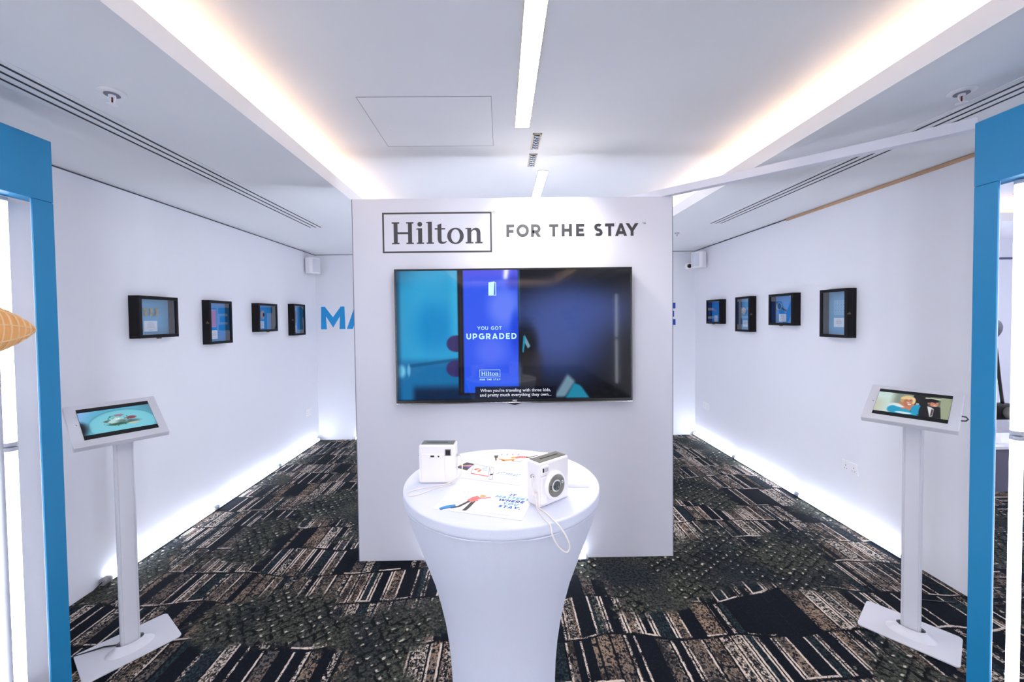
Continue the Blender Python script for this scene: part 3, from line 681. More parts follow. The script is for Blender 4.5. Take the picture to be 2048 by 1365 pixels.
for h in [.018 + .033 * i for i in range(9)]:
    r = rad(h) + .0008; m.tube([AX*h + (u_*math.cos(a) + w2*math.sin(a))*r for a in [2*PI*k/40 for k in range(40)]], .0034, 6, closed=True)
for k in range(10):
    a = 2*PI*k/10; m.tube([AX*h + (u_*math.cos(a) + w2*math.sin(a))*(rad(h)+.0008) for h in [.01 + .0295*i for i in range(11)]], .003, 6)
m.build('waffle_ridges', WAFL, cone)
MB().ball(tuple(AX * .37), .145, 28).build('scoop', SCOOP, cone)
MB().tube([tuple(AX*.2 + Vector((-.08, 0, 0))), tuple(AX*.2 + Vector((-.185, 0, 0)))], .01, 8).build('mount', WHITE, cone)

# ------------------------------------------------------------------ shadow boxes
CARD = mat('caption_card', (236, 236, 244), .7); INK = mat('card_ink', (110, 110, 125), .8)
def box_frame(label, wall, yc, zc, W_, H_, depth, bg, latch, card, shapes, grp):
    x = XL if wall < 0 else XR
    t = thing('shadow_box', label, 'display case', (x, yc, zc), (0, 0, PI/2 if wall < 0 else -PI/2), grp)
    a, b = W_/2, H_/2; k = .014; D = depth; dd = .016
    lining = mat('case_lining', (26, 28, 36), .6)
    m = MB()
    for q in ((-a, -b, a, -b+k), (-a, b-k, a, b), (-a, -b+k, -a+k, b-k), (a-k, -b+k, a, b-k)): m.box(q[0], -D+dd+.0015, q[1], q[2], 0, q[3])
    m.box(-a+k, -.006, -b+k, a-k, 0, b-k); m.build('case', BLACKW, t, bevel=.0015)
    m = MB(); i = .0012
    for q in ((-a+k, -b+k, a-k, -b+k+i), (-a+k, b-k-i, a-k, b-k), (-a+k, -b+k, -a+k+i, b-k), (a-k-i, -b+k, a-k, b-k)): m.box(q[0], -D+dd+.003, q[1], q[2], -.007, q[3])
    m.build('lining', lining, t)
    k2 = .024; m = MB()
    for q in ((-a, -b, a, -b+k2), (-a, b-k2, a, b), (-a, -b+k2, -a+k2, b-k2), (a-k2, -b+k2, a, b-k2)): m.box(q[0], -D, q[1], q[2], -D+dd, q[3])
    door = m.build('door_frame', BLACKW, t, bevel=.0015)
    MB().box(-a+k2, -D+.006, -b+k2, a-k2, -D+.008, b-k2).build('glass_pane', GLASS, door)
    if latch == 'bottom': MB().box(-.012, -D+.002, -b-.008, .012, -D+.022, -b).build('latch', BRASS, t, bevel=.001)
    else:
        s_ = a if latch == 'right' else -a; sg = 1 if s_ > 0 else -1
        MB().box(s_, -D+.004, -.010, s_+sg*.004, -D+.03, -.002).box(s_, -D+.014, -.012, s_+sg*.008, -D+.020, .008).build('latch', BRASS, t, bevel=.001)
    mats = [mat('backing_%d_%d_%d' % bg, bg, .7)]; m = MB(); m.box(-a+k+.0013, -.0085, -b+k+.0013, a-k-.0013, -.0065, b-k-.0013, 0)
    for n, (rgb, pts) in enumerate(shapes):
        mm = mat('print_%d_%d_%d' % rgb, rgb, .7)
        if mm not in mats: mats.append(mm)
        m.poly(pts, FR_FRONT((0, -.0088 - n*.0002, 0)), mats.index(mm))
    m.build('backing_card', mats, t)
    cx, cz, cw, ch = card
    cc = MB().box(cx-cw/2, -.0125, cz-ch/2, cx+cw/2, -.0105, cz+ch/2).build('caption_card', CARD, t)
    m = MB()
    for n, wd in enumerate((.36, .62, .7, .66, .7, .4)):
        zz = cz + ch*(.34 - n*.12) if n < 5 else cz - ch*.38; m.box(cx-cw*wd/2*.8, -.0130, zz, cx+cw*wd/2*.8, -.0126, zz + ch*.022)
    m.build('caption_lines', INK, cc)
    def P(lx, lz, ly=-.012):   # local to world
        return Vector((x - ly, yc + lx, zc + lz)) if wall < 0 else Vector((x + ly, yc - lx, zc + lz))
    return P
def rc(a, b, c, d): return [(a, b), (c, b), (c, d), (a, d)]
AZ, LB, DB, PB = (24, 146, 226), (116, 176, 216), (20, 78, 148), (110, 180, 224)
GL = 'black shadow boxes on the left wall'; GR = 'black shadow boxes on the right wall'
P1 = box_frame('black shadow box with three biscuits, nearest on the left wall', -1, 3.035, 1.7325, .344, .303, .076, LB, 'bottom', (-.008, -.067, .115, .078), [], GL)
P2 = box_frame('tall black shadow box with a pink striped slip, second on the left wall', -1, 3.711, 1.689, .300, .388, .066, AZ, 'left', (-.022, -.112, .085, .078),
[], GL)
P3 = box_frame('black shadow box with a round pink watch, third on the left wall', -1, 4.445, 1.733, .357, .303, .076, AZ, 'bottom', (-.030, -.078, .10, .08),
[], GL)
P4 = box_frame('tall black shadow box with a dark blue booklet, farthest on the left wall', -1, 5.134, 1.709, .286, .388, .076, AZ, 'left', (-.005, -.115, .07, .08),
[], GL)
P5 = box_frame('tall black shadow box with a faint pale drawing, nearest on the right wall', 1, 3.2635, 1.702, .270, .390, .077, LB, 'right', (-.015, -.075, .10, .075), [], GR)
P6 = box_frame('black shadow box with a magnifying glass, second on the right wall', 1, 3.8845, 1.746, .338, .304, .076, AZ, 'bottom', (-.055, -.08, .10, .075),
[], GR)
P7 = box_frame('tall black shadow box with a white crumpled flower shape, third on the right wall', 1, 4.4995, 1.708, .270, .388, .076, PB, 'right', (-.045, -.105, .085, .075),
[], GR)
P8 = box_frame('black shadow box with a small pink strip, farthest on the right wall', 1, 5.1215, 1.7465, .330, .304, .077, AZ, 'bottom', (-.045, -.09, .075, .085),
[((226, 90, 140), rc(-.10, .01, -.05, .028))], GR)
BISC = mat('biscuit', (198, 176, 142), .8, bump=.5, bscale=300)
for i, lx in enumerate((-.054, -.008, .040)):
    m = MB(); c = P1(lx, .037, -.017)
    for s_ in (-1, 1):
        for q in (-1, 1): m.ball((c.x, c.y + q*.007, c.z + s_*.021), .009, 12, sc=(.6, 1, 1))
    m.tube([(c.x, c.y, c.z-.022), (c.x, c.y, c.z+.022)], .0078, 10)
    tag(m.build('dog_biscuit', BISC), '%s of the three small bone-shaped biscuits in the nearest left shadow box' % ('leftmost', 'middle', 'rightmost')[i], 'biscuit', 'biscuits in the shadow box')
m = MB(); c = P2(-.028, .035, -.0105); m.box(c.x, c.y-.034, c.z-.08, c.x+.002, c.y+.034, c.z+.08)
for i in range(4): m.box(c.x+.002, c.y-.026+i*.016, c.z-.07, c.x+.0026, c.y-.022+i*.016, c.z+.07, 1)
tag(m.build('paper_slip', [mat('pink_paper', (206, 160, 206), .7), mat('pink_line', (226, 100, 150), .7)]), 'pink striped paper slip inside the second left shadow box', 'paper slip')
c = P3(-.012, .03, -.012); t = thing('wrist_watch', 'pink watch with dark round face inside the third left shadow box', 'watch', tuple(c))
pk = mat('watch_pink', (226, 176, 160), .5)
MB().lathe([(.026, 0), (.026, .012), (.02, .014)], 24, axis=((0, .006, 0), (1, 0, 0))).build('watch_case', pk, t)
MB().lathe([(.0195, .0142), (.0, .0142)], 24, axis=((0, .006, 0), (1, 0, 0))).build('dial', mat('dial_blue', (40, 60, 90), .3), t)
MB().tube([(.006, -.002+.024*math.cos(q), .042*math.sin(q)) for q in [2*PI*i/24 for i in range(24)]], .007, 8, closed=True).build('strap', pk, t)
c = P4(-.002, .035, -.0105); tag(MB().box(c.x, c.y-.032, c.z-.075, c.x+.006, c.y+.032, c.z+.075).build('booklet', mat('booklet_blue', (24, 70, 130), .6), bevel=.001), 'dark blue booklet inside the farthest left shadow box', 'booklet')
c = P6(-.10, .035, -.013); t = thing('magnifying_glass', 'small magnifying glass inside the second right shadow box', 'magnifying glass', tuple(c))
MB().tube([(0, .034*math.cos(q), .034*math.sin(q)) for q in [2*PI*i/28 for i in range(28)]], .0045, 8, closed=True).build('rim', mat('pale_gold', (226, 220, 180), .25, metal=.2), t)
MB().lathe([(.031, -.001), (.031, .001)], 24, axis=((0, 0, 0), (1, 0, 0))).build('lens', GLASS, t)
MB().tube([(0, -.031, -.017), (0, -.095, -.048)], [.005, .008], 10).build('handle', mat('handle_dark', (40, 34, 44), .4), t)
c = P7(-.055, .035, -.017); m = MB()
for i in range(7):
    a = 2*PI*i/7; m.tube([(c.x, c.y + .012*math.cos(a), c.z + .012*math.sin(a)), (c.x-.006, c.y + .034*math.cos(a+.4), c.z + .040*math.sin(a+.4)), (c.x, c.y + .030*math.cos(a+1.1), c.z + .038*math.sin(a+1.1)), (c.x, c.y+.01*math.cos(a+1.2), c.z+.012*math.sin(a+1.2))], .0075, 8)
m.ball((c.x, c.y, c.z), .02, 12, sc=(.4, 1, 1.2)); tag(m.build('crumpled_cloth', mat('ivory_cloth', (226, 220, 216), .8)), 'white crumpled flower-like cloth inside the third right shadow box', 'cloth')
c = P5(-.01, .045, -.0105); m = MB(); m.box(c.x, c.y-.055, c.z-.06, c.x-.001, c.y+.055, c.z+.06)
for i in range(4):
    for j in range(5): m.box(c.x-.0014, c.y-.045+i*.026, c.z-.05+j*.022, c.x-.001, c.y-.045+i*.026+.003+.004*(j % 2), c.z-.05+j*.022+.012, 1)
tag(m.build('drawing_sheet', [mat('pale_sheet', (150, 196, 228), .6), mat('sheet_ink', (110, 160, 200), .7)]), 'pale blue sheet with faint drawing inside the nearest right shadow box', 'drawing')

# ------------------------------------------------------------------ wall lettering
t = thing('wall_lettering', 'blue capitals reading MATTERS WHERE on the back wall behind the partition', 'wall lettering', (-.03, YB, 1.57))
F = FR_FRONT((.03, -.001, 0)); h = .318; G = glyphs(.26)
for word, vin, side, edge in (('MATTERS', VBLUE1, 1, -2.536), ('WHERE', VBLUE2, -1, 2.480)):
    gp = .085; tot = (sum(G[c][0] for c in word) + gp * (len(word) - 1)) * h; cur = edge if side > 0 else edge - tot
    for ch in word:
        m1 = MB(); caps_text(m1, ch, F, h, t=.26, x=cur, y=.002, th=.0008); cur += (G[ch][0] + gp) * h
        m1.build('letter', vin, t)
t = thing('wall_lettering', 'blue slogan lettering on the wall behind the camera, seen faintly in the television', 'wall lettering', (0, YN, 0))
FB = lambda x: (Vector((x, .002, 0)), Vector((-1, 0, 0)), Vector((0, 0, 1)), Vector((0, 1, 0)))
m1, m2 = MB(), MB()
for x in (2.6, .9):
    for i, wd in enumerate(('IT', 'MATTERS', 'WHERE', 'YOU', 'STAY.')):
        caps_text((m2, m1)[i % 2], wd, FB(x), .15, t=.24, gap=.12, y=2.0 - i*.19, center=True)
m1.build('cyan_words', VBLUE1, t); m2.build('navy_words', VBLUE2, t)


# ------------------------------------------------------------------ speakers, camera, sockets
def speaker(loc, rz, label):
    t = thing('wall_speaker', label, 'speaker', loc, (0, 0, rz), 'white wall speakers in the far corners')
    W_, H_, D = .085, .105, .12; n = 12; pts = []
    for i in range(n + 1):
        a = PI * i / n; pts.append((W_*math.cos(a), -D*.62 - .05*math.sin(a)))
    pts = [(W_, 0)] + pts + [(-W_, 0)]; k = len(pts)
    m = MB(); m.add([(x, y, -H_) for x, y in pts] + [(x, y, H_) for x, y in pts], [tuple(range(k)), tuple(range(2*k-1, k-1, -1))] + [(i, i+k, (i+1) % k + k, (i+1) % k) for i in range(k)])
    m.build('cabinet', WPLAST, t, bevel=.008, segs=3)
    m = MB(); g = [(x*.9, y-.0035) for x, y in pts[1:-1]]; kk = len(g); m.add([(x, y, -H_*.85) for x, y in g] + [(x, y, H_*.85) for x, y in g], [(i, i+1, i+1+kk, i+kk) for i in range(kk-1)], sm=True)
    m.build('grille', mat('speaker_grille', (222, 224, 232), .7, bump=.6, bscale=900), t)
    MB().box(-.03, 0, -.04, .03, .05, .04).build('bracket', mat('bracket_grey', (120, 122, 130), .6), t, bevel=.003)
speaker((XL+.055, 5.50, 2.425), math.radians(62), 'white wall speaker high in the far left corner')
speaker((XR-.055, 5.47, 2.445), math.radians(-62), 'white wall speaker high on the right wall beside the security camera')
t = thing('security_camera', 'small white round security camera with black lens left of the right speaker', 'security camera', (2.655, YB, 2.405))
MB().lathe([(.045, 0), (.045, .02), (.03, .03)], 28, axis=((0, 0, 0), (0, -1, 0))).build('mount', WPLAST, t)
d_ = Vector((-.45, -.85, -.25)).normalized(); c0 = Vector((0, -.06, 0))
MB().ball(tuple(c0), .044, 24).build('ball_housing', WPLAST, t)
MB().lathe([(.034, .028), (.034, .047), (.028, .05)], 24, axis=(tuple(c0), tuple(d_))).build('lens_ring', WPLAST, t)
MB().lathe([(.0275, .046), (.0275, .052), (.0, .053)], 24, axis=(tuple(c0), tuple(d_))).build('lens_face', mat('lens_black', (16, 16, 18), .1), t)
def socket(x, y, z, rz, label):
    t = thing('wall_socket', label, 'wall socket', (x, y, z), (0, 0, rz), 'double wall sockets')
    MB().box(-.073, -.009, -.043, .073, 0, .043).build('faceplate', WPLAST, t, bevel=.003)
    for s_ in (-1, 1):
        MB().box(s_*.045-.006, -.012, .018, s_*.045+.006, -.009, .034).build('switch', WPLAST, t)
        m = MB(); m.box(s_*.036-.002, -.0098, .0, s_*.036+.002, -.0088, .010); m.box(s_*.036-.014, -.0098, -.022, s_*.036-.007, -.0088, -.018); m.box(s_*.036+.007, -.0098, -.022, s_*.036+.014, -.0088, -.018)
        m.build('pin_holes', GAP, t)
socket(XR, 3.17, .478, -PI/2, 'white double wall socket low on the right wall beside the tablet stand')
socket(XR, 5.43, .48, -PI/2, 'far white wall socket low on the right wall near the back corner')
socket(XL, 5.456, .465, PI/2, 'white wall socket low on the left wall near the back corner')

# ------------------------------------------------------------------ tablet stands
STANDW = mat('stand_coat', (216, 216, 221), 0.4)
def stand(label, x, y, yaw, tilt, roll, zc, pole_xy, pic_fn, base_yaw, base_c, lock_side):
    t = thing('tablet_stand', label, 'tablet stand', (pole_xy[0], pole_xy[1], 0), (0, 0, 0), 'white tablet stands')
    ca, sa = math.cos(base_yaw), math.sin(base_yaw)
    # base plate
    a, b, r = .188, .140, .022; pts = []
    for (sx, sy, a0) in ((1, 1, 0), (-1, 1, 90), (-1, -1, 180), (1, -1, 270)):
        for i in range(7):
            an = math.radians(a0 + 15*i); px, py = sx*(a-r) + r*math.cos(an), sy*(b-r) + r*math.sin(an); pts.append((px, py))
    bc = Vector((base_c[0]-pole_xy[0], base_c[1]-pole_xy[1], 0))
    P2_ = [(bc.x + p_[0]*ca - p_[1]*sa, bc.y + p_[0]*sa + p_[1]*ca) for p_ in pts]; k = len(P2_)
    m = MB(); m.add([(q[0], q[1], .001) for q in P2_] + [(q[0], q[1], .008) for q in P2_], [tuple(range(k-1, -1, -1)), tuple(range(k, 2*k))] + [(i, (i+1) % k, (i+1) % k + k, i + k) for i in range(k)])
    m.build('base_plate', STANDW, t, bevel=.0015)
    # collar (oval flare)
    prof = [(.098, .008), (.096, .012), (.075, .022), (.062, .034), (.056, .045)]
    ea = base_yaw - PI/2 * 0
    m = MB(); seg = 40; vs_ = []
    for (r_, h_) in prof:
        for i in range(seg):
            an = 2*PI*i/seg; lx, ly = r_*math.cos(an), r_*.62*math.sin(an); vs_.append((lx*ca - ly*sa, lx*sa + ly*ca, h_))
    m.add(vs_, [(j*seg+i, j*seg+(i+1) % seg, (j+1)*seg+(i+1) % seg, (j+1)*seg+i) for j in range(len(prof)-1) for i in range(seg)], sm=True); m.build('collar', STANDW, t)
    # pole: extruded profile with grooves
    a_, b_ = .038, .022
    pr = [(-a_, -b_*.6), (-a_*.86, -b_), (-a_*.80, -b_), (-a_*.78, -b_*.9), (-a_*.70, -b_*.9), (-a_*.68, -b_), (a_*.68, -b_), (a_*.70, -b_*.9), (a_*.78, -b_*.9), (a_*.80, -b_), (a_*.86, -b_), (a_, -b_*.6),
          (a_, b_*.6), (a_*.86, b_), (-a_*.86, b_), (-a_, b_*.6)]
    pr = [(q[0]*ca - q[1]*sa, q[0]*sa + q[1]*ca) for q in pr]; k = len(pr); zt = zc - .035
    m = MB(); m.add([(q[0], q[1], .03) for q in pr] + [(q[0], q[1], zt) for q in pr], [tuple(range(k-1, -1, -1)), tuple(range(k, 2*k))] + [(i, (i+1) % k, (i+1) % k + k, i + k) for i in range(k)])
    m.build('pole', STANDW, t)
    # enclosure
    ex = Vector((math.cos(yaw), math.sin(yaw), 0)); n0 = Vector((-math.sin(yaw), math.cos(yaw), 0))
    ey = Vector((0, 0, 1)) * math.cos(tilt) + n0 * math.sin(tilt); nz = ex.cross(ey)
    if roll: ex, ey = ex*math.cos(roll) + ey*math.sin(roll), ey*math.cos(roll) - ex*math.sin(roll)
    Mx = Matrix((ex, ey, nz)).transposed().to_4x4(); Mx.translation = Vector((x - pole_xy[0], y - pole_xy[1], zc))
    enc = MB().box(-.175, -.15, -.028, .175, .15, 0).build('enclosure', STANDW, t, bevel=.004, segs=3); enc.matrix_local = Mx
    ux, uy = .137, .111; off = pic_fn[1]
    MB().box(off[0]-ux, off[1]-uy, -.001, off[0]+ux, off[1]+uy, .0012).build('tablet_glass', mat('tablet_black', (6, 6, 8), .12), enc)
    pw, phh, pp = pic_fn[0]()
    pp.build('tablet_picture', pw, phh, TABS, enc, (Vector((off[0], off[1], .0017)), Vector((1, 0, 0)), Vector((0, 1, 0)), Vector((0, 0, 1))))
    MB().lathe([(.0025, 0), (.0025, .0008), (.0, .0008)], 12, axis=((off[0]-ux-.012, 0, 0), (0, 0, 1))).build('camera_hole', DARK, enc)
    if lock_side: MB().tube([(.175, -.02+.0, -.014), (.190, -.022, -.014), (.197, -.038, -.014), (.190, -.052, -.014), (.175, -.055, -.014)], .003, 8).build('cable_loop', DARK, enc)
    MB().box(-.04, -.04, -.06, .04, .04, -.028).build('bracket', STANDW, enc, bevel=.004)
    return t
TABS = screen_mat('tablet_picture', .85, .12)
def food():
    p = Pic(150, 92, 274, 168); p.fill((88, 168, 196)); p.fill((130, 176, 226), (1-smooth(0, 90, p.X + p.Y*.5))); p.fill((84, 140, 164), smooth(190, 260, p.X - p.Y*.5))
    p.ell(150, 120, 128, 108, (70, 130, 150), .05); p.ell(150, 122, 125, 105, (112, 190, 208), .05); p.ell(150, 126, 108, 86, (120, 196, 212), .3)
    p.fill((18, 14, 22), (1-smooth(0, 40, p.X + (p.Y-120)**2*.006))*smooth(50, 90, p.Y))
    p.ell(176, 112, 36, 12, (70, 84, 90), .6, .8); R_ = random.Random(3)
    p.ell(142, 56, 20, 9, (150, 120, 134), .3); p.ell(186, 84, 20, 11, (140, 60, 72), .3); p.ell(96, 92, 16, 8, (116, 96, 96), .3)
    p.ell(134, 100, 36, 24, (176, 212, 210), .15); p.ell(150, 104, 20, 14, (70, 104, 108), .6, .8); p.ell(128, 120, 34, 9, (30, 60, 40), .5, .8); p.ell(188, 126, 20, 6, (200, 190, 160), .3); p.ell(128, 78, 14, 8, (190, 224, 224), .3)
    for i in range(46):
        a = R_.uniform(0, 2*PI); q = R_.uniform(.75, 1.5); p.ell(130 + 38*q*math.cos(a), 96 + 27*q*math.sin(a), R_.uniform(1.5, 5), R_.uniform(1, 2.4), (26, 96, 50), .4, rot=R_.uniform(0, 3))
    p.ell(134, 82, 7, 6, (240, 244, 248), .2); p.ell(134, 82, 2, 2, (60, 110, 130), .2)
    return .272, .166, p
def film():
    p = Pic(160, 100, 300, 170); p.fill((150, 160, 142)); p.fill((196, 216, 212), 1-smooth(50, 84, p.X)); p.fill((190, 196, 178), (1-smooth(0, 70, p.X))*smooth(40, 90, p.Y)); p.fill((128, 140, 132), smooth(70, 90, p.X)*(1-smooth(146, 152, p.X)))
    p.rect(150, 0, 220, 170, (20, 20, 20), 3); p.rect(216, 0, 262, 170, (96, 108, 82), 3); p.rect(198, 10, 262, 20, (206, 214, 190), 4); p.fill((150, 158, 132), smooth(256, 264, p.X))
    p.ell(168, 48, 13, 24, (34, 26, 26), .2); p.poly([(158, 66), (178, 66), (186, 110), (150, 110)], (200, 206, 210), 3, .8); p.poly([(152, 70), (166, 64), (164, 170), (148, 170)], (14, 14, 18), 2)
    p.ell(130, 44, 29, 33, (218, 188, 128), .1); p.ell(152, 56, 11, 32, (226, 202, 148), .15); p.ell(112, 50, 12, 26, (190, 156, 100), .2)
    p.ell(128, 106, 44, 36, (190, 124, 94), .12); p.rect(122, 74, 144, 98, (170, 104, 80), 3); p.ell(134, 58, 18, 26, (194, 126, 98), .12); p.ell(122, 36, 22, 12, (224, 196, 138), .2); p.ell(121, 62, 6, 18, (168, 104, 80), .5, .6)
    p.ell(127, 52, 3.4, 2.2, (44, 32, 34), .3); p.ell(142, 53, 3.4, 2.2, (44, 32, 34), .3); p.ell(127, 46, 5, 1.4, (110, 78, 58), .3); p.ell(142, 47, 5, 1.4, (110, 78, 58), .3); p.ell(135, 62, 2.4, 3.5, (170, 100, 80), .4, .8); p.ell(135, 71, 8, 3.2, (170, 60, 60), .2); p.ell(135, 70.4, 6.4, 1.8, (246, 240, 236), .2)
    p.ell(84, 110, 30, 24, (204, 218, 222), .15); p.ell(86, 140, 30, 32, (22, 150, 190), .15); p.ell(176, 122, 24, 40, (20, 150, 192), .12); p.poly([(70, 128), (112, 110), (130, 124), (152, 106), (188, 124), (192, 170), (66, 170)], (24, 158, 198), 3)
    p.ell(98, 106, 28, 9, (214, 224, 226), .2, rot=.3); p.ell(126, 160, 34, 8, (206, 222, 226), .2)
    p.poly([(208, 78), (262, 80), (272, 170), (190, 170)], (12, 12, 16), 3); p.ell(200, 124, 16, 54, (12, 12, 16), .1); p.poly([(212, 82), (228, 88), (240, 100), (240, 158), (230, 166)], (212, 214, 216), 2); p.poly([(231, 102), (238, 104), (238, 152), (231, 158)], (60, 30, 34), 1)
    p.ell(222, 42, 25, 26, (20, 16, 18), .12); p.ell(237, 58, 16, 25, (194, 126, 104), .12); p.ell(230, 33, 23, 13, (20, 16, 18), .15); p.ell(240, 52, 3, 2, (40, 26, 26), .3); p.ell(240, 47, 6, 1.5, (40, 28, 26), .3); p.ell(250, 60, 4, 5, (180, 110, 90), .3); p.ell(242, 72, 7, 2.6, (230, 214, 206), .3)
    p.ell(216, 58, 5, 9, (160, 104, 88), .2); p.ell(141, 86, 7, 6, (246, 246, 250), .15); p.ell(141, 86, 2, 2, (90, 60, 80), .2)
    return .272, .168, p
stand('white tablet stand at the left showing a plate of food', -1.951, 2.070, math.radians(54.1), math.radians(57.6), 0, 1.201, (-1.945, 2.088), (food, (.002, .002)), math.radians(52.5), (-1.962, 2.100), False)
stand('white tablet stand at the right showing a film still of a woman and man', 2.120, 2.074, math.radians(-51.5), math.radians(61), math.radians(-1.5), 1.216, (2.138, 2.080), (film, (.0, .003)), math.radians(-50.5), (2.145, 2.098), True)
tag(MB().tube([(-2.0, 2.10, .012), (-2.08, 2.085, .012), (-2.2, 2.02, .006), (-2.32, 1.98, .005), (-2.5, 2.0, .005)], .0035, 8).build('power_cable', DARK), 'thin black cable leaving the foot of the left tablet stand', 'cable')
tag(MB().tube([(2.19, 2.13, .012), (2.26, 2.2, .012), (2.33, 2.29, .006), (2.45, 2.33, .005), (2.62, 2.3, .005)], .0035, 8).build('power_cable', DARK), 'thin black cable leaving the foot of the right tablet stand', 'cable')

# ------------------------------------------------------------------ cocktail table
TX, TY, TR, TZ = -.005, 1.475, .350, 1.100
t = thing('cocktail_table', 'round high table under a white stretch cover in front of the television', 'table', (TX, TY, 0))
prof = [(.0, TZ), (.20, TZ), (.33, TZ), (.343, TZ), (.347, TZ-.001), (.3495, TZ-.0035), (TR, TZ-.006), (TR, TZ-.010), (TR, TZ-.026), (TR, TZ-.032), (.347, TZ-.038)]
MB().lathe(prof[::-1], 96).build('top_cap', CLOTH, t)
sk = [(.346, 1.062), (.343, 1.055), (.330, 1.0), (.305, .93), (.277, .85), (.249, .77), (.228, .69), (.211, .61), (.199, .53), (.1915, .45), (.188, .37), (.190, .28), (.200, .18), (.220, .09), (.245, .02), (.25, .004)]
def fold(r, h_, a):
    f = max(0, (h_ - .80) / .26); n = math.sin(a*34) * .35 + math.sin(a*53 + 1.3) * .4 + math.sin(a*21 + 4) * .25
    g_ = max(0, (.2 - h_) / .2); q = r + n * .0016 * f * (1 if h_ < 1.058 else .3)
    return q * (1 + g_ * .16 * math.cos(4*a + .6))
MB().lathe(sk[::-1], 192, fn=fold).build('skirt', CLOTH, t)
m = MB(); pth = []
for i in range(160):
    a = 2*PI*i/160; pth.append((.3455*math.cos(a), .3455*math.sin(a), 1.060 - .002*math.sin(a*9)))
m.tube(pth, .0022, 6, closed=True); m.build('hem_seam', CLOTH, t)
for a0 in (0.6, 2.17, 3.74, 5.31):
    MB().tube([(.2*math.cos(a0), .2*math.sin(a0), .012), (.285*math.cos(a0), .285*math.sin(a0), .012)], .011, 10).build('foot', CLOTH, t)

# leaflets on the table
PAPER = mat('paper', (244, 242, 246), .6); CORAL = mat('print_coral', (238, 128, 120), .7); NAVYI = mat('print_navy', (24, 80, 176), .7); CYANI = mat('print_cyan', (110, 186, 228), .7)
OLV = mat('print_dark', (84, 80, 74), .7); ORNG = mat('print_orange', (232, 170, 96), .7); GRYI = mat('print_grey', (176, 178, 190), .8); LBL = mat('print_blue', (70, 150, 206), .7)
PM = [PAPER, CORAL, NAVYI, CYANI, OLV, ORNG, GRYI, LBL, mat('print_lilac', (120, 96, 160), .6), mat('print_mid', (46, 112, 200), .7)]
def W2(x, y, o, a):   # world table coordinates to sheet coordinates
    dx, dy = x - o[0], y - o[1]; return (dx*math.cos(a) + dy*math.sin(a), -dx*math.sin(a) + dy*math.cos(a))
def sheet(name, label, cat, o, ang, w_, h_, z, draw, th=.0006, group='leaflets spread on the table'):
    t = thing(name, label, cat, (o[0], o[1], z), (0, 0, ang), group)
    MB().box(-w_/2, -h_/2, 0, w_/2, h_/2, th).build('paper', PAPER, t)
    m = MB(); draw(m, FR_TABLE((0, 0, th)), lambda x, y: W2(x, y, o, ang)); m.build('print', PM, t); return t
def blob(m, F, cx, cy, rx, ry, mi, rot=0, lift=.0002):
    m.poly([(cx + rx*math.cos(a)*math.cos(rot) - ry*math.sin(a)*math.sin(rot), cy + rx*math.cos(a)*math.sin(rot) + ry*math.sin(a)*math.cos(rot)) for a in [2*PI*i/18 for i in range(18)]], F, mi, lift=lift)
A1 = math.radians(-17)
def d1(m, F, L_):
    for i, (wd, mi) in enumerate((('IT', 9), ('MATTERS', 3), ('WHERE', 2), ('YOU', 3), ('STAY.', 9))):
        q = L_(.030 - i*.0035, 1.330 - i*.0215); caps_text(m, wd, F, .0165, t=.26, gap=.2, x=q[0], y=q[1], mi=mi, center=True, italic=.22, lift=.0002)
    q = L_; 
    def line(pts, r_, mi, lift=.0002):
        pts = [L_(*p_) for p_ in pts]
        for s_ in ribbon(pts, r_): m.poly(s_, F, mi, lift=lift)
    line([(-.196, 1.247), (-.178, 1.262), (-.150, 1.270)], .016, 7); line([(-.196, 1.243), (-.15, 1.262)], .004, 2, .0003)
    line([(-.164, 1.255), (-.14, 1.262), (-.122, 1.283), (-.104, 1.305)], .010, 4); line([(-.118, 1.240), (-.108, 1.262), (-.094, 1.300)], .013, 4, .00025); blob(m, F, *L_(-.120, 1.238), .007, .004, 4)
    line([(-.108, 1.298), (-.092, 1.318), (-.078, 1.326)], .026, 1, .0003); line([(-.082, 1.322), (-.060, 1.318), (-.040, 1.324)], .007, 1, .00035); line([(-.09, 1.312), (-.082, 1.298)], .007, 1, .00035); blob(m, F, *L_(-.066, 1.334), .010, .008, 5, lift=.0004)
    for k in range(3): m.poly([(-.10, .066 - k*.007), (-.065 - .01*(k % 2), .066 - k*.007), (-.065 - .01*(k % 2), .0675 - k*.007), (-.10, .0675 - k*.007)], F, 6, lift=.0002)
    m.poly([(.035, -.066), (.10, -.066), (.10, -.0645), (.035, -.0645)], F, 6, lift=.0002)
sheet('leaflet', 'front white leaflet with walking figure and the words IT MATTERS WHERE YOU STAY', 'leaflet', (-.058, 1.288), A1, .285, .165, TZ + .0008, d1)
A2 = math.radians(-20)
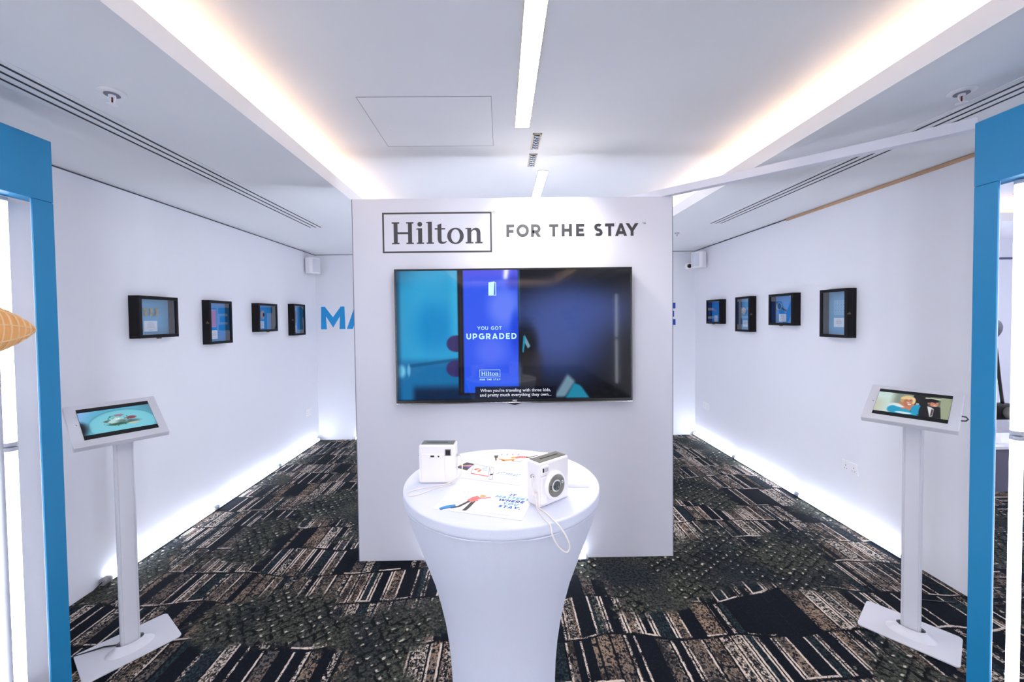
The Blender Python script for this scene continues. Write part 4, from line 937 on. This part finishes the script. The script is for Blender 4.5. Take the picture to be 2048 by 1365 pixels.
def d2(m, F, L_):
    def quad(a, b, c, d, mi, lift=.0002): m.poly([L_(*q) for q in (a, b, c, d)], F, mi, lift=lift)
    quad((-.122, 1.535), (-.052, 1.502), (-.050, 1.600), (-.116, 1.640), 6); quad((-.119, 1.540), (-.055, 1.508), (-.053, 1.596), (-.114, 1.634), 0, .0003)
    quad((-.122, 1.530), (-.054, 1.497), (-.052, 1.505), (-.121, 1.538), 1, .00035)
    quad((-.052, 1.472), (-.037, 1.468), (-.033, 1.592), (-.046, 1.602), 6, .0003); quad((-.050, 1.478), (-.039, 1.474), (-.035, 1.586), (-.044, 1.594), 0, .0004)
    for c, mi in (((-.105, 1.575), 1), ((-.097, 1.58), 5), ((-.088, 1.565), 1), ((-.092, 1.555), 5), ((-.042, 1.52), 1)): blob(m, F, *L_(*c), .006, .009, mi, lift=.0004)
    for k in range(3): quad((-.080, 1.600-k*.016), (-.060, 1.590-k*.016), (-.060, 1.595-k*.016), (-.080, 1.605-k*.016), 3, .0004)
    q = L_(-.015, 1.572); serif_logo(m, F, .0075, q[0], q[1], 6, boxed=False, lift=.0003); caps_text(m, 'FOR THE STAY', F, .005, t=.2, x=q[0]+.042, y=q[1], mi=6, lift=.0003)
    q = L_(-.018, 1.540)
    for r_, segs in ((0, 9), (-.012, 8)):
        x_ = 0
        for k in range(segs): m.poly([(q[0]+x_, q[1]+r_), (q[0]+x_+.008, q[1]+r_), (q[0]+x_+.008, q[1]+r_+.004), (q[0]+x_, q[1]+r_+.004)], F, 9 if r_ == 0 or k > 3 else 6, lift=.0003); x_ += .0105
    for k in range(4): m.poly([(q[0]+.03, q[1]-.03-k*.009), (q[0]+.088-.01*(k % 2), q[1]-.03-k*.009), (q[0]+.088-.01*(k % 2), q[1]-.0285-k*.009), (q[0]+.03, q[1]-.0285-k*.009)], F, 6, lift=.0003)
sheet('leaflet', 'middle white leaflet picturing a laptop and phone screen, between the two cameras', 'leaflet', (-.025, 1.535), A2, .235, .165, TZ + .0008, d2)
A3 = math.radians(172)
def d3(m, F, L_):
    def line(pts, r_, mi, lift=.0002):
        pts = [L_(*p_) for p_ in pts]
        for s_ in ribbon(pts, r_): m.poly(s_, F, mi, lift=lift)
    line([(.052, 1.70), (.075, 1.708), (.105, 1.704)], .024, 1); blob(m, F, *L_(.045, 1.704), .010, .011, 5, lift=.0004); line([(.10, 1.706), (.13, 1.712), (.152, 1.728)], .007, 4, .0003); line([(.10, 1.70), (.125, 1.69)], .009, 4, .0003)
    line([(-.005, 1.672), (.02, 1.676), (.05, 1.680)], .020, 5); line([(.0, 1.68), (.01, 1.66)], .006, 5); line([(.04, 1.68), (.045, 1.66)], .006, 5); blob(m, F, *L_(-.008, 1.685), .009, .008, 5)
    for k in range(4): blob(m, F, *L_(-.003 + .024*k, 1.742), .004, .012, 6)
    line([(.035, 1.655), (.075, 1.650)], .004, 8)
sheet('leaflet', 'rear white leaflet with a coral figure and an orange dog printed on it', 'leaflet', (.085, 1.705), A3, .21, .145, TZ + .0008, d3)
def d4(m, F, L_):
    m.poly([(-.036, -.030), (.036, -.030), (.036, .040), (-.036, .040)], F, 4, lift=.0002); m.poly([(-.030, -.020), (.0, .0), (.034, -.024), (.034, .012), (-.01, .03)], F, 8, lift=.0003); m.poly([(-.034, .0), (.03, .036), (.034, .030), (-.030, -.008)], F, 5, lift=.0004)
for o_, a_, lb, z_ in (((-.140, 1.605), -.62, 'dark instant photo print half under the middle leaflet beside the left camera', .0004), ((.004, 1.700), .12, 'instant photo print mostly under the rear leaflet, only its dark edge showing', .0008)):
    sheet('photo_print', lb, 'photo print', o_, a_, .082, .092, TZ + z_*0 + .0002, d4, th=.0004, group='instant photo prints on the table')
t = thing('card_stack', 'small stack of white cards behind the right camera', 'card stack', (.255, 1.445, TZ+.0005), (0, 0, math.radians(-6)))
MB().box(-.045, -.05, 0, .05, .05, .011).build('cards', PAPER, t, bevel=.0006)

# instant cameras
CAMW = mat('camera_white', (246, 242, 242), .28, coat=.3)
def instant_camera(label, loc, rz):
    t = thing('instant_camera', label, 'instant camera', loc, (0, 0, rz), 'white instant cameras on the table')
    W_, H_, D = .066, .139, .030
    MB().box(-W_, -D, 0, W_, D, H_).build('body', CAMW, t, bevel=.007, segs=4)
    tp = MB().box(-W_+.007, -D+.007, H_, W_-.007, D-.007, H_+.0015).build('top_plate', OLIVE, t, bevel=.001)
    MB().box(-.043, -.003, H_+.0015, .035, .003, H_+.002).build('photo_slot', DARK, tp)
    # front (+y is the front of the camera)
    m = MB(); m.lathe([(.045, .0), (.045, .010), (.042, .016), (.036, .018)], 48, axis=((.008, D-.002, .062), (0, 1, 0))); m.build('lens_barrel', CAMW, t)
    fc = MB().lathe([(.036, .0175), (.034, .0195), (.014, .0175), (.0, .0175)], 48, axis=((.008, D-.002, .062), (0, 1, 0))).build('lens_plate', OLIVE, t)
    MB().lathe([(.0145, .0178), (.0145, .0215), (.012, .0215), (.0105, .0185), (.0, .0185)], 32, axis=((.008, D-.002, .062), (0, 1, 0))).build('lens', mat('lens_glass', (96, 104, 100), .08, metal=.4), fc)
    MB().lathe([(.0055, .019), (.0055, .0205), (.0, .0205)], 16, axis=((-.016, D-.002, .070), (0, 1, 0))).build('selfie_mirror', CHROME, fc)
    MB().ball((.034, D+.0172, .066), .0022, 8).ball((.034, D+.0172, .058), .0022, 8).build('sensor_dots', DARK, fc)
    MB().box(.030, D-.004, .101, .062, D+.006, .131).build('viewfinder_block', CAMW, t, bevel=.003)
    MB().box(.052, D+.0055, .112, .058, D+.0068, .124).build('viewfinder_window', DARK, t)
    MB().box(.034, D+.0055, .112, .048, D+.0068, .124).build('flash', mat('flash_grey', (200, 200, 206), .15), t)
    MB().box(.040, D-.004, .010, .064, D+.008, .098).build('grip', CAMW, t, bevel=.005, segs=3)
    # back
    MB().box(-.057, -D-.0035, .006, .028, -D+.002, .107).build('film_door', CAMW, t, bevel=.002)
    MB().box(-.0226, -D-.0042, .097, -.0094, -D-.003, .103).box(.0035, -D-.0042, .097, .009, -D-.003, .102).build('film_counter', DARK, t)
    MB().box(.029, -D-.0025, .101, .051, -D+.002, .125).build('eyepiece_frame', mat('eyepiece_taupe', (150, 146, 138), .4), t, bevel=.001)
    MB().box(.032, -D-.0032, .104, .048, -D-.0022, .122).build('eyepiece', DARK, t)
    for s_ in (-1, 1):
        MB().lathe([(.006, 0), (.006, .003), (.003, .004), (.003, .006), (.005, .0075), (.0, .008)], 16, axis=((s_*W_, 0, .094), (s_, 0, 0))).build('strap_lug', CHROME, t)
    return t
instant_camera('white instant camera seen from behind at the left of the table', (-.233, 1.475, TZ + .0005), math.radians(178 + 0) - PI)
# rotate so that the back faces the viewer
for o in [q for q in C.objects if q.get('label') == 'white instant camera seen from behind at the left of the table']: o.rotation_euler.z = math.radians(-3)
instant_camera('white instant camera with round lens facing right at the table front', (.147, 1.304, TZ + .0005), math.radians(180 + 38))
CORD = mat('white_cord', (240, 232, 224), .6)
def smoothpath(pts, n=6, closed=False):
    P = [Vector(p_) for p_ in pts]; out = []; N_ = len(P)
    rng = range(N_ if closed else N_ - 1)
    for i in rng:
        p0 = P[i-1] if (i > 0 or closed) else P[0]; p1 = P[i]; p2 = P[(i+1) % N_]; p3 = P[(i+2) % N_] if (closed or i+2 < N_) else P[-1]
        for k in range(n):
            t_ = k / n; out.append(.5*((2*p1) + (p2-p0)*t_ + (2*p0-5*p1+4*p2-p3)*t_*t_ + (3*p1-p0-3*p2+p3)*t_**3))
    if not closed: out.append(P[-1])
    return out
t = thing('camera_strap', 'white cord wrist strap of the left instant camera looped on the table', 'camera strap', (-.16, 1.44, 1.11))
o_ = Vector((-.16, 1.44, 1.11))
MB().tube([q - o_ for q in smoothpath([(-.158, 1.475, 1.197), (-.146, 1.462, 1.17), (-.150, 1.44, 1.13), (-.175, 1.43, 1.108), (-.205, 1.42, 1.103), (-.240, 1.395, 1.103), (-.275, 1.360, 1.103), (-.305, 1.342, 1.103), (-.322, 1.35, 1.103), (-.318, 1.375, 1.103), (-.289, 1.398, 1.103), (-.24, 1.418, 1.104), (-.19, 1.432, 1.108), (-.152, 1.445, 1.135)])], .0020, 8).build('cord', CORD, t)
t = thing('camera_strap', 'white cord wrist strap of the right instant camera hanging over the table edge', 'camera strap', (.10, 1.25, 1.11))
o_ = Vector((.10, 1.25, 1.11))
MB().tube([q - o_ for q in smoothpath([(.093, 1.256, 1.194), (.090, 1.245, 1.18), (.095, 1.240, 1.16), (.099, 1.240, 1.148)])], .0022, 8).build('cord', CORD, t)
MB().ball(tuple(Vector((.0985, 1.246, 1.143)) - o_), .0075, 16).build('bead', CORD, t)
MB().tube([q - o_ for q in smoothpath([(.0985, 1.244, 1.140), (.101, 1.238, 1.118), (.106, 1.226, 1.103), (.116, 1.186, 1.103), (.128, 1.150, 1.103), (.134, 1.136, 1.099), (.137, 1.118, 1.082), (.147, 1.112, 1.062), (.161, 1.112, 1.045), (.176, 1.112, 1.038), (.184, 1.112, 1.052), (.176, 1.114, 1.078), (.164, 1.124, 1.096), (.154, 1.142, 1.103), (.145, 1.165, 1.103), (.131, 1.205, 1.103), (.112, 1.236, 1.104), (.104, 1.241, 1.12), (.099, 1.244, 1.139)])], .0022, 8).build('cord', CORD, t)

# ------------------------------------------------------------------ side room behind the right frame
t = thing('plinth', 'low grey plinth with white top in the side room beyond the right frame', 'plinth', (5.0, 3.95, 0))
MB().box(-1.6, -.2, 0, 1.6, .2, .41).build('plinth_body', mat('plinth_grey', (104, 102, 118), .8), t); MB().box(-1.62, -.22, .41, 1.62, .22, .435).build('plinth_top', WHITE, t)
tag(MB().box(4.66, 3.82, .436, 4.78, 3.94, .51).build('white_box', WPLAST, bevel=.006), 'small white box on the grey plinth in the side room', 'box')
struct('trim_3', MB().box(XR + .06, 5.058, 2.36, XS, 5.07, 2.385), mat('rail_dark', (92, 92, 120), .7))

# person with camera, mostly behind the blue post
def skin_body(name, pts, edges, radii, m_, parent, root=0, sub=2):
    me = bpy.data.meshes.new(name); me.from_pydata(pts, edges, []); o = bpy.data.objects.new(name, me); C.objects.link(o); o.parent = parent
    sk_ = o.modifiers.new('skin', 'SKIN'); sk_.use_smooth_shade = True
    if not me.skin_vertices: 
        bpy.context.view_layer.objects.active = o
    for i, r in enumerate(radii): me.skin_vertices[0].data[i].radius = r if isinstance(r, tuple) else (r, r); me.skin_vertices[0].data[i].use_root = (i == root)
    ss = o.modifiers.new('sub', 'SUBSURF'); ss.levels = sub; ss.render_levels = sub; me.materials.append(m_); return o
SKIN = mat('skin', (206, 158, 132), .5); COATM = mat('dark_grey_jacket', (128, 132, 144), .8, bump=.5, bscale=60); TROU = mat('black_trousers', (24, 24, 30), .8); HAIR = mat('dark_hair', (32, 26, 24), .7)
per = thing('person', 'person in dark grey jacket mostly hidden behind the right blue post', 'person', (3.09, 2.80, 0))
J = {'pel': (0,0,.98), 'waist': (0,0,1.12), 'chest': (0,0,1.34), 'sh': (0,0,1.47), 'neck': (0,0,1.56), 'lsh': (-.17,0,1.46), 'rsh': (.17,-.01,1.47), 'lel': (-.19,.03,1.19), 'lwr': (-.12,-.18,1.04), 'rel': (.168,-.14,1.60), 'rwr': (-.09,-.27,1.65)}
def mk(name, chain, rad_, m_, root=0):
    pts = [J[k] if isinstance(k, str) else k for k in chain['v']]; return skin_body(name, pts, chain['e'], rad_, m_, per, root)
jk = {'v': ['pel', 'waist', 'chest', 'sh', 'neck', 'lsh', 'lel', 'lwr', 'rsh', 'rel', 'rwr'], 'e': [(0,1),(1,2),(2,3),(3,4),(3,5),(5,6),(6,7),(3,8),(8,9),(9,10)]}
mk('body', {'v': [(0,0,1.5), (0,0,1.58), (0,-.01,1.66), (0,-.01,1.74)], 'e': [(0,1),(1,2),(2,3)]}, [.06, .055, (.075,.09), (.07,.085)], SKIN)
mk('jacket', jk, [(.16,.12),(.15,.115),(.17,.125),(.13,.1),(.065,.065),.075,.055,.042,.08,.062,.042], COATM)
mk('trousers', {'v': [(0,0,1.0),(-.09,0,.9),(-.1,0,.5),(-.1,.02,.09),(.09,0,.9),(.1,0,.5),(.1,.02,.09)], 'e': [(0,1),(1,2),(2,3),(0,4),(4,5),(5,6)]}, [(.15,.12),.1,.07,.055,.1,.07,.055], TROU)
for s_ in (-1, 1): MB().ball((s_*.1, -.04, .045), .045, 14, sc=(1, 2.6, .95)).build('shoe', DARK, per)
m = MB().ball((0, .01, 1.745), .1, 20, sc=(.88, 1.02, 1.0)); m.build('hair', HAIR, per)
MB().ball((-.03, -.093, 1.71), .011, 8).ball((.03, -.093, 1.71), .011, 8).build('eyes', mat('eye_white', (220, 220, 220), .3), per)
MB().tube([(0, -.085, 1.715), (0, -.108, 1.68), (0, -.092, 1.672)], [.008, .014, .01], 8).build('nose', SKIN, per)
MB().tube([(-.022, -.090, 1.645), (0, -.096, 1.643), (.022, -.090, 1.645)], .005, 6).build('mouth', mat('lips', (150, 80, 76), .5), per)
for hand, base, dr in (('r', Vector((-.09, -.27, 1.65)), Vector((-.8, -.1, .3)).normalized()), ('l', Vector((-.12, -.18, 1.04)), Vector((.5, -.6, -.3)).normalized())):
    sd = dr.cross(Vector((0, 0, 1))).normalized(); up = sd.cross(dr); v = [base, base + dr*.05, base + dr*.085]; e = [(0,1),(1,2)]; r_ = [.026, (.036,.018), (.038,.016)]
    for k, (o2, ln) in enumerate(((-.027, .062), (-.009, .072), (.009, .068), (.027, .052))):
        b0 = len(v); p0_ = base + dr*.09 + up*o2; v += [p0_, p0_ + dr*ln*.5 + sd*.006, p0_ + dr*ln*.85 + sd*.022]; e += [(2, b0), (b0, b0+1), (b0+1, b0+2)]; r_ += [.010, .009, .008]
    b0 = len(v); v += [base + dr*.04 + up*.038, base + dr*.075 + up*.055 + sd*.01]; e += [(1, b0), (b0, b0+1)]; r_ += [.011, .009]
    skin_body('hand', [tuple(q) for q in v], e, r_, SKIN, per)
t = thing('slung_camera', 'black camera with silver lens hanging on a strap beside the right blue post', 'camera', (3.205, 2.56, 1.06))
MB().box(-.075, -.03, -.05, .045, .03, .05).build('camera_body', DARK, t, bevel=.008)
MB().tube([(.0, -.01, 0), (.01, -.10, -.02)], .036, 24).build('lens_barrel', mat('lens_silver', (186, 180, 168), .35, metal=.4), t)
MB().tube([(.01, -.10, -.02), (.014, -.125, -.025)], .040, 24).build('lens_hood', DARK, t)
MB().tube([q for q in smoothpath([(.0, .0, .05), (.002, .02, .2), (.012, .05, .4), (.020, .075, .49), (.01, .10, .505)])], [.009]*25, 8).build('strap', DARK, t)
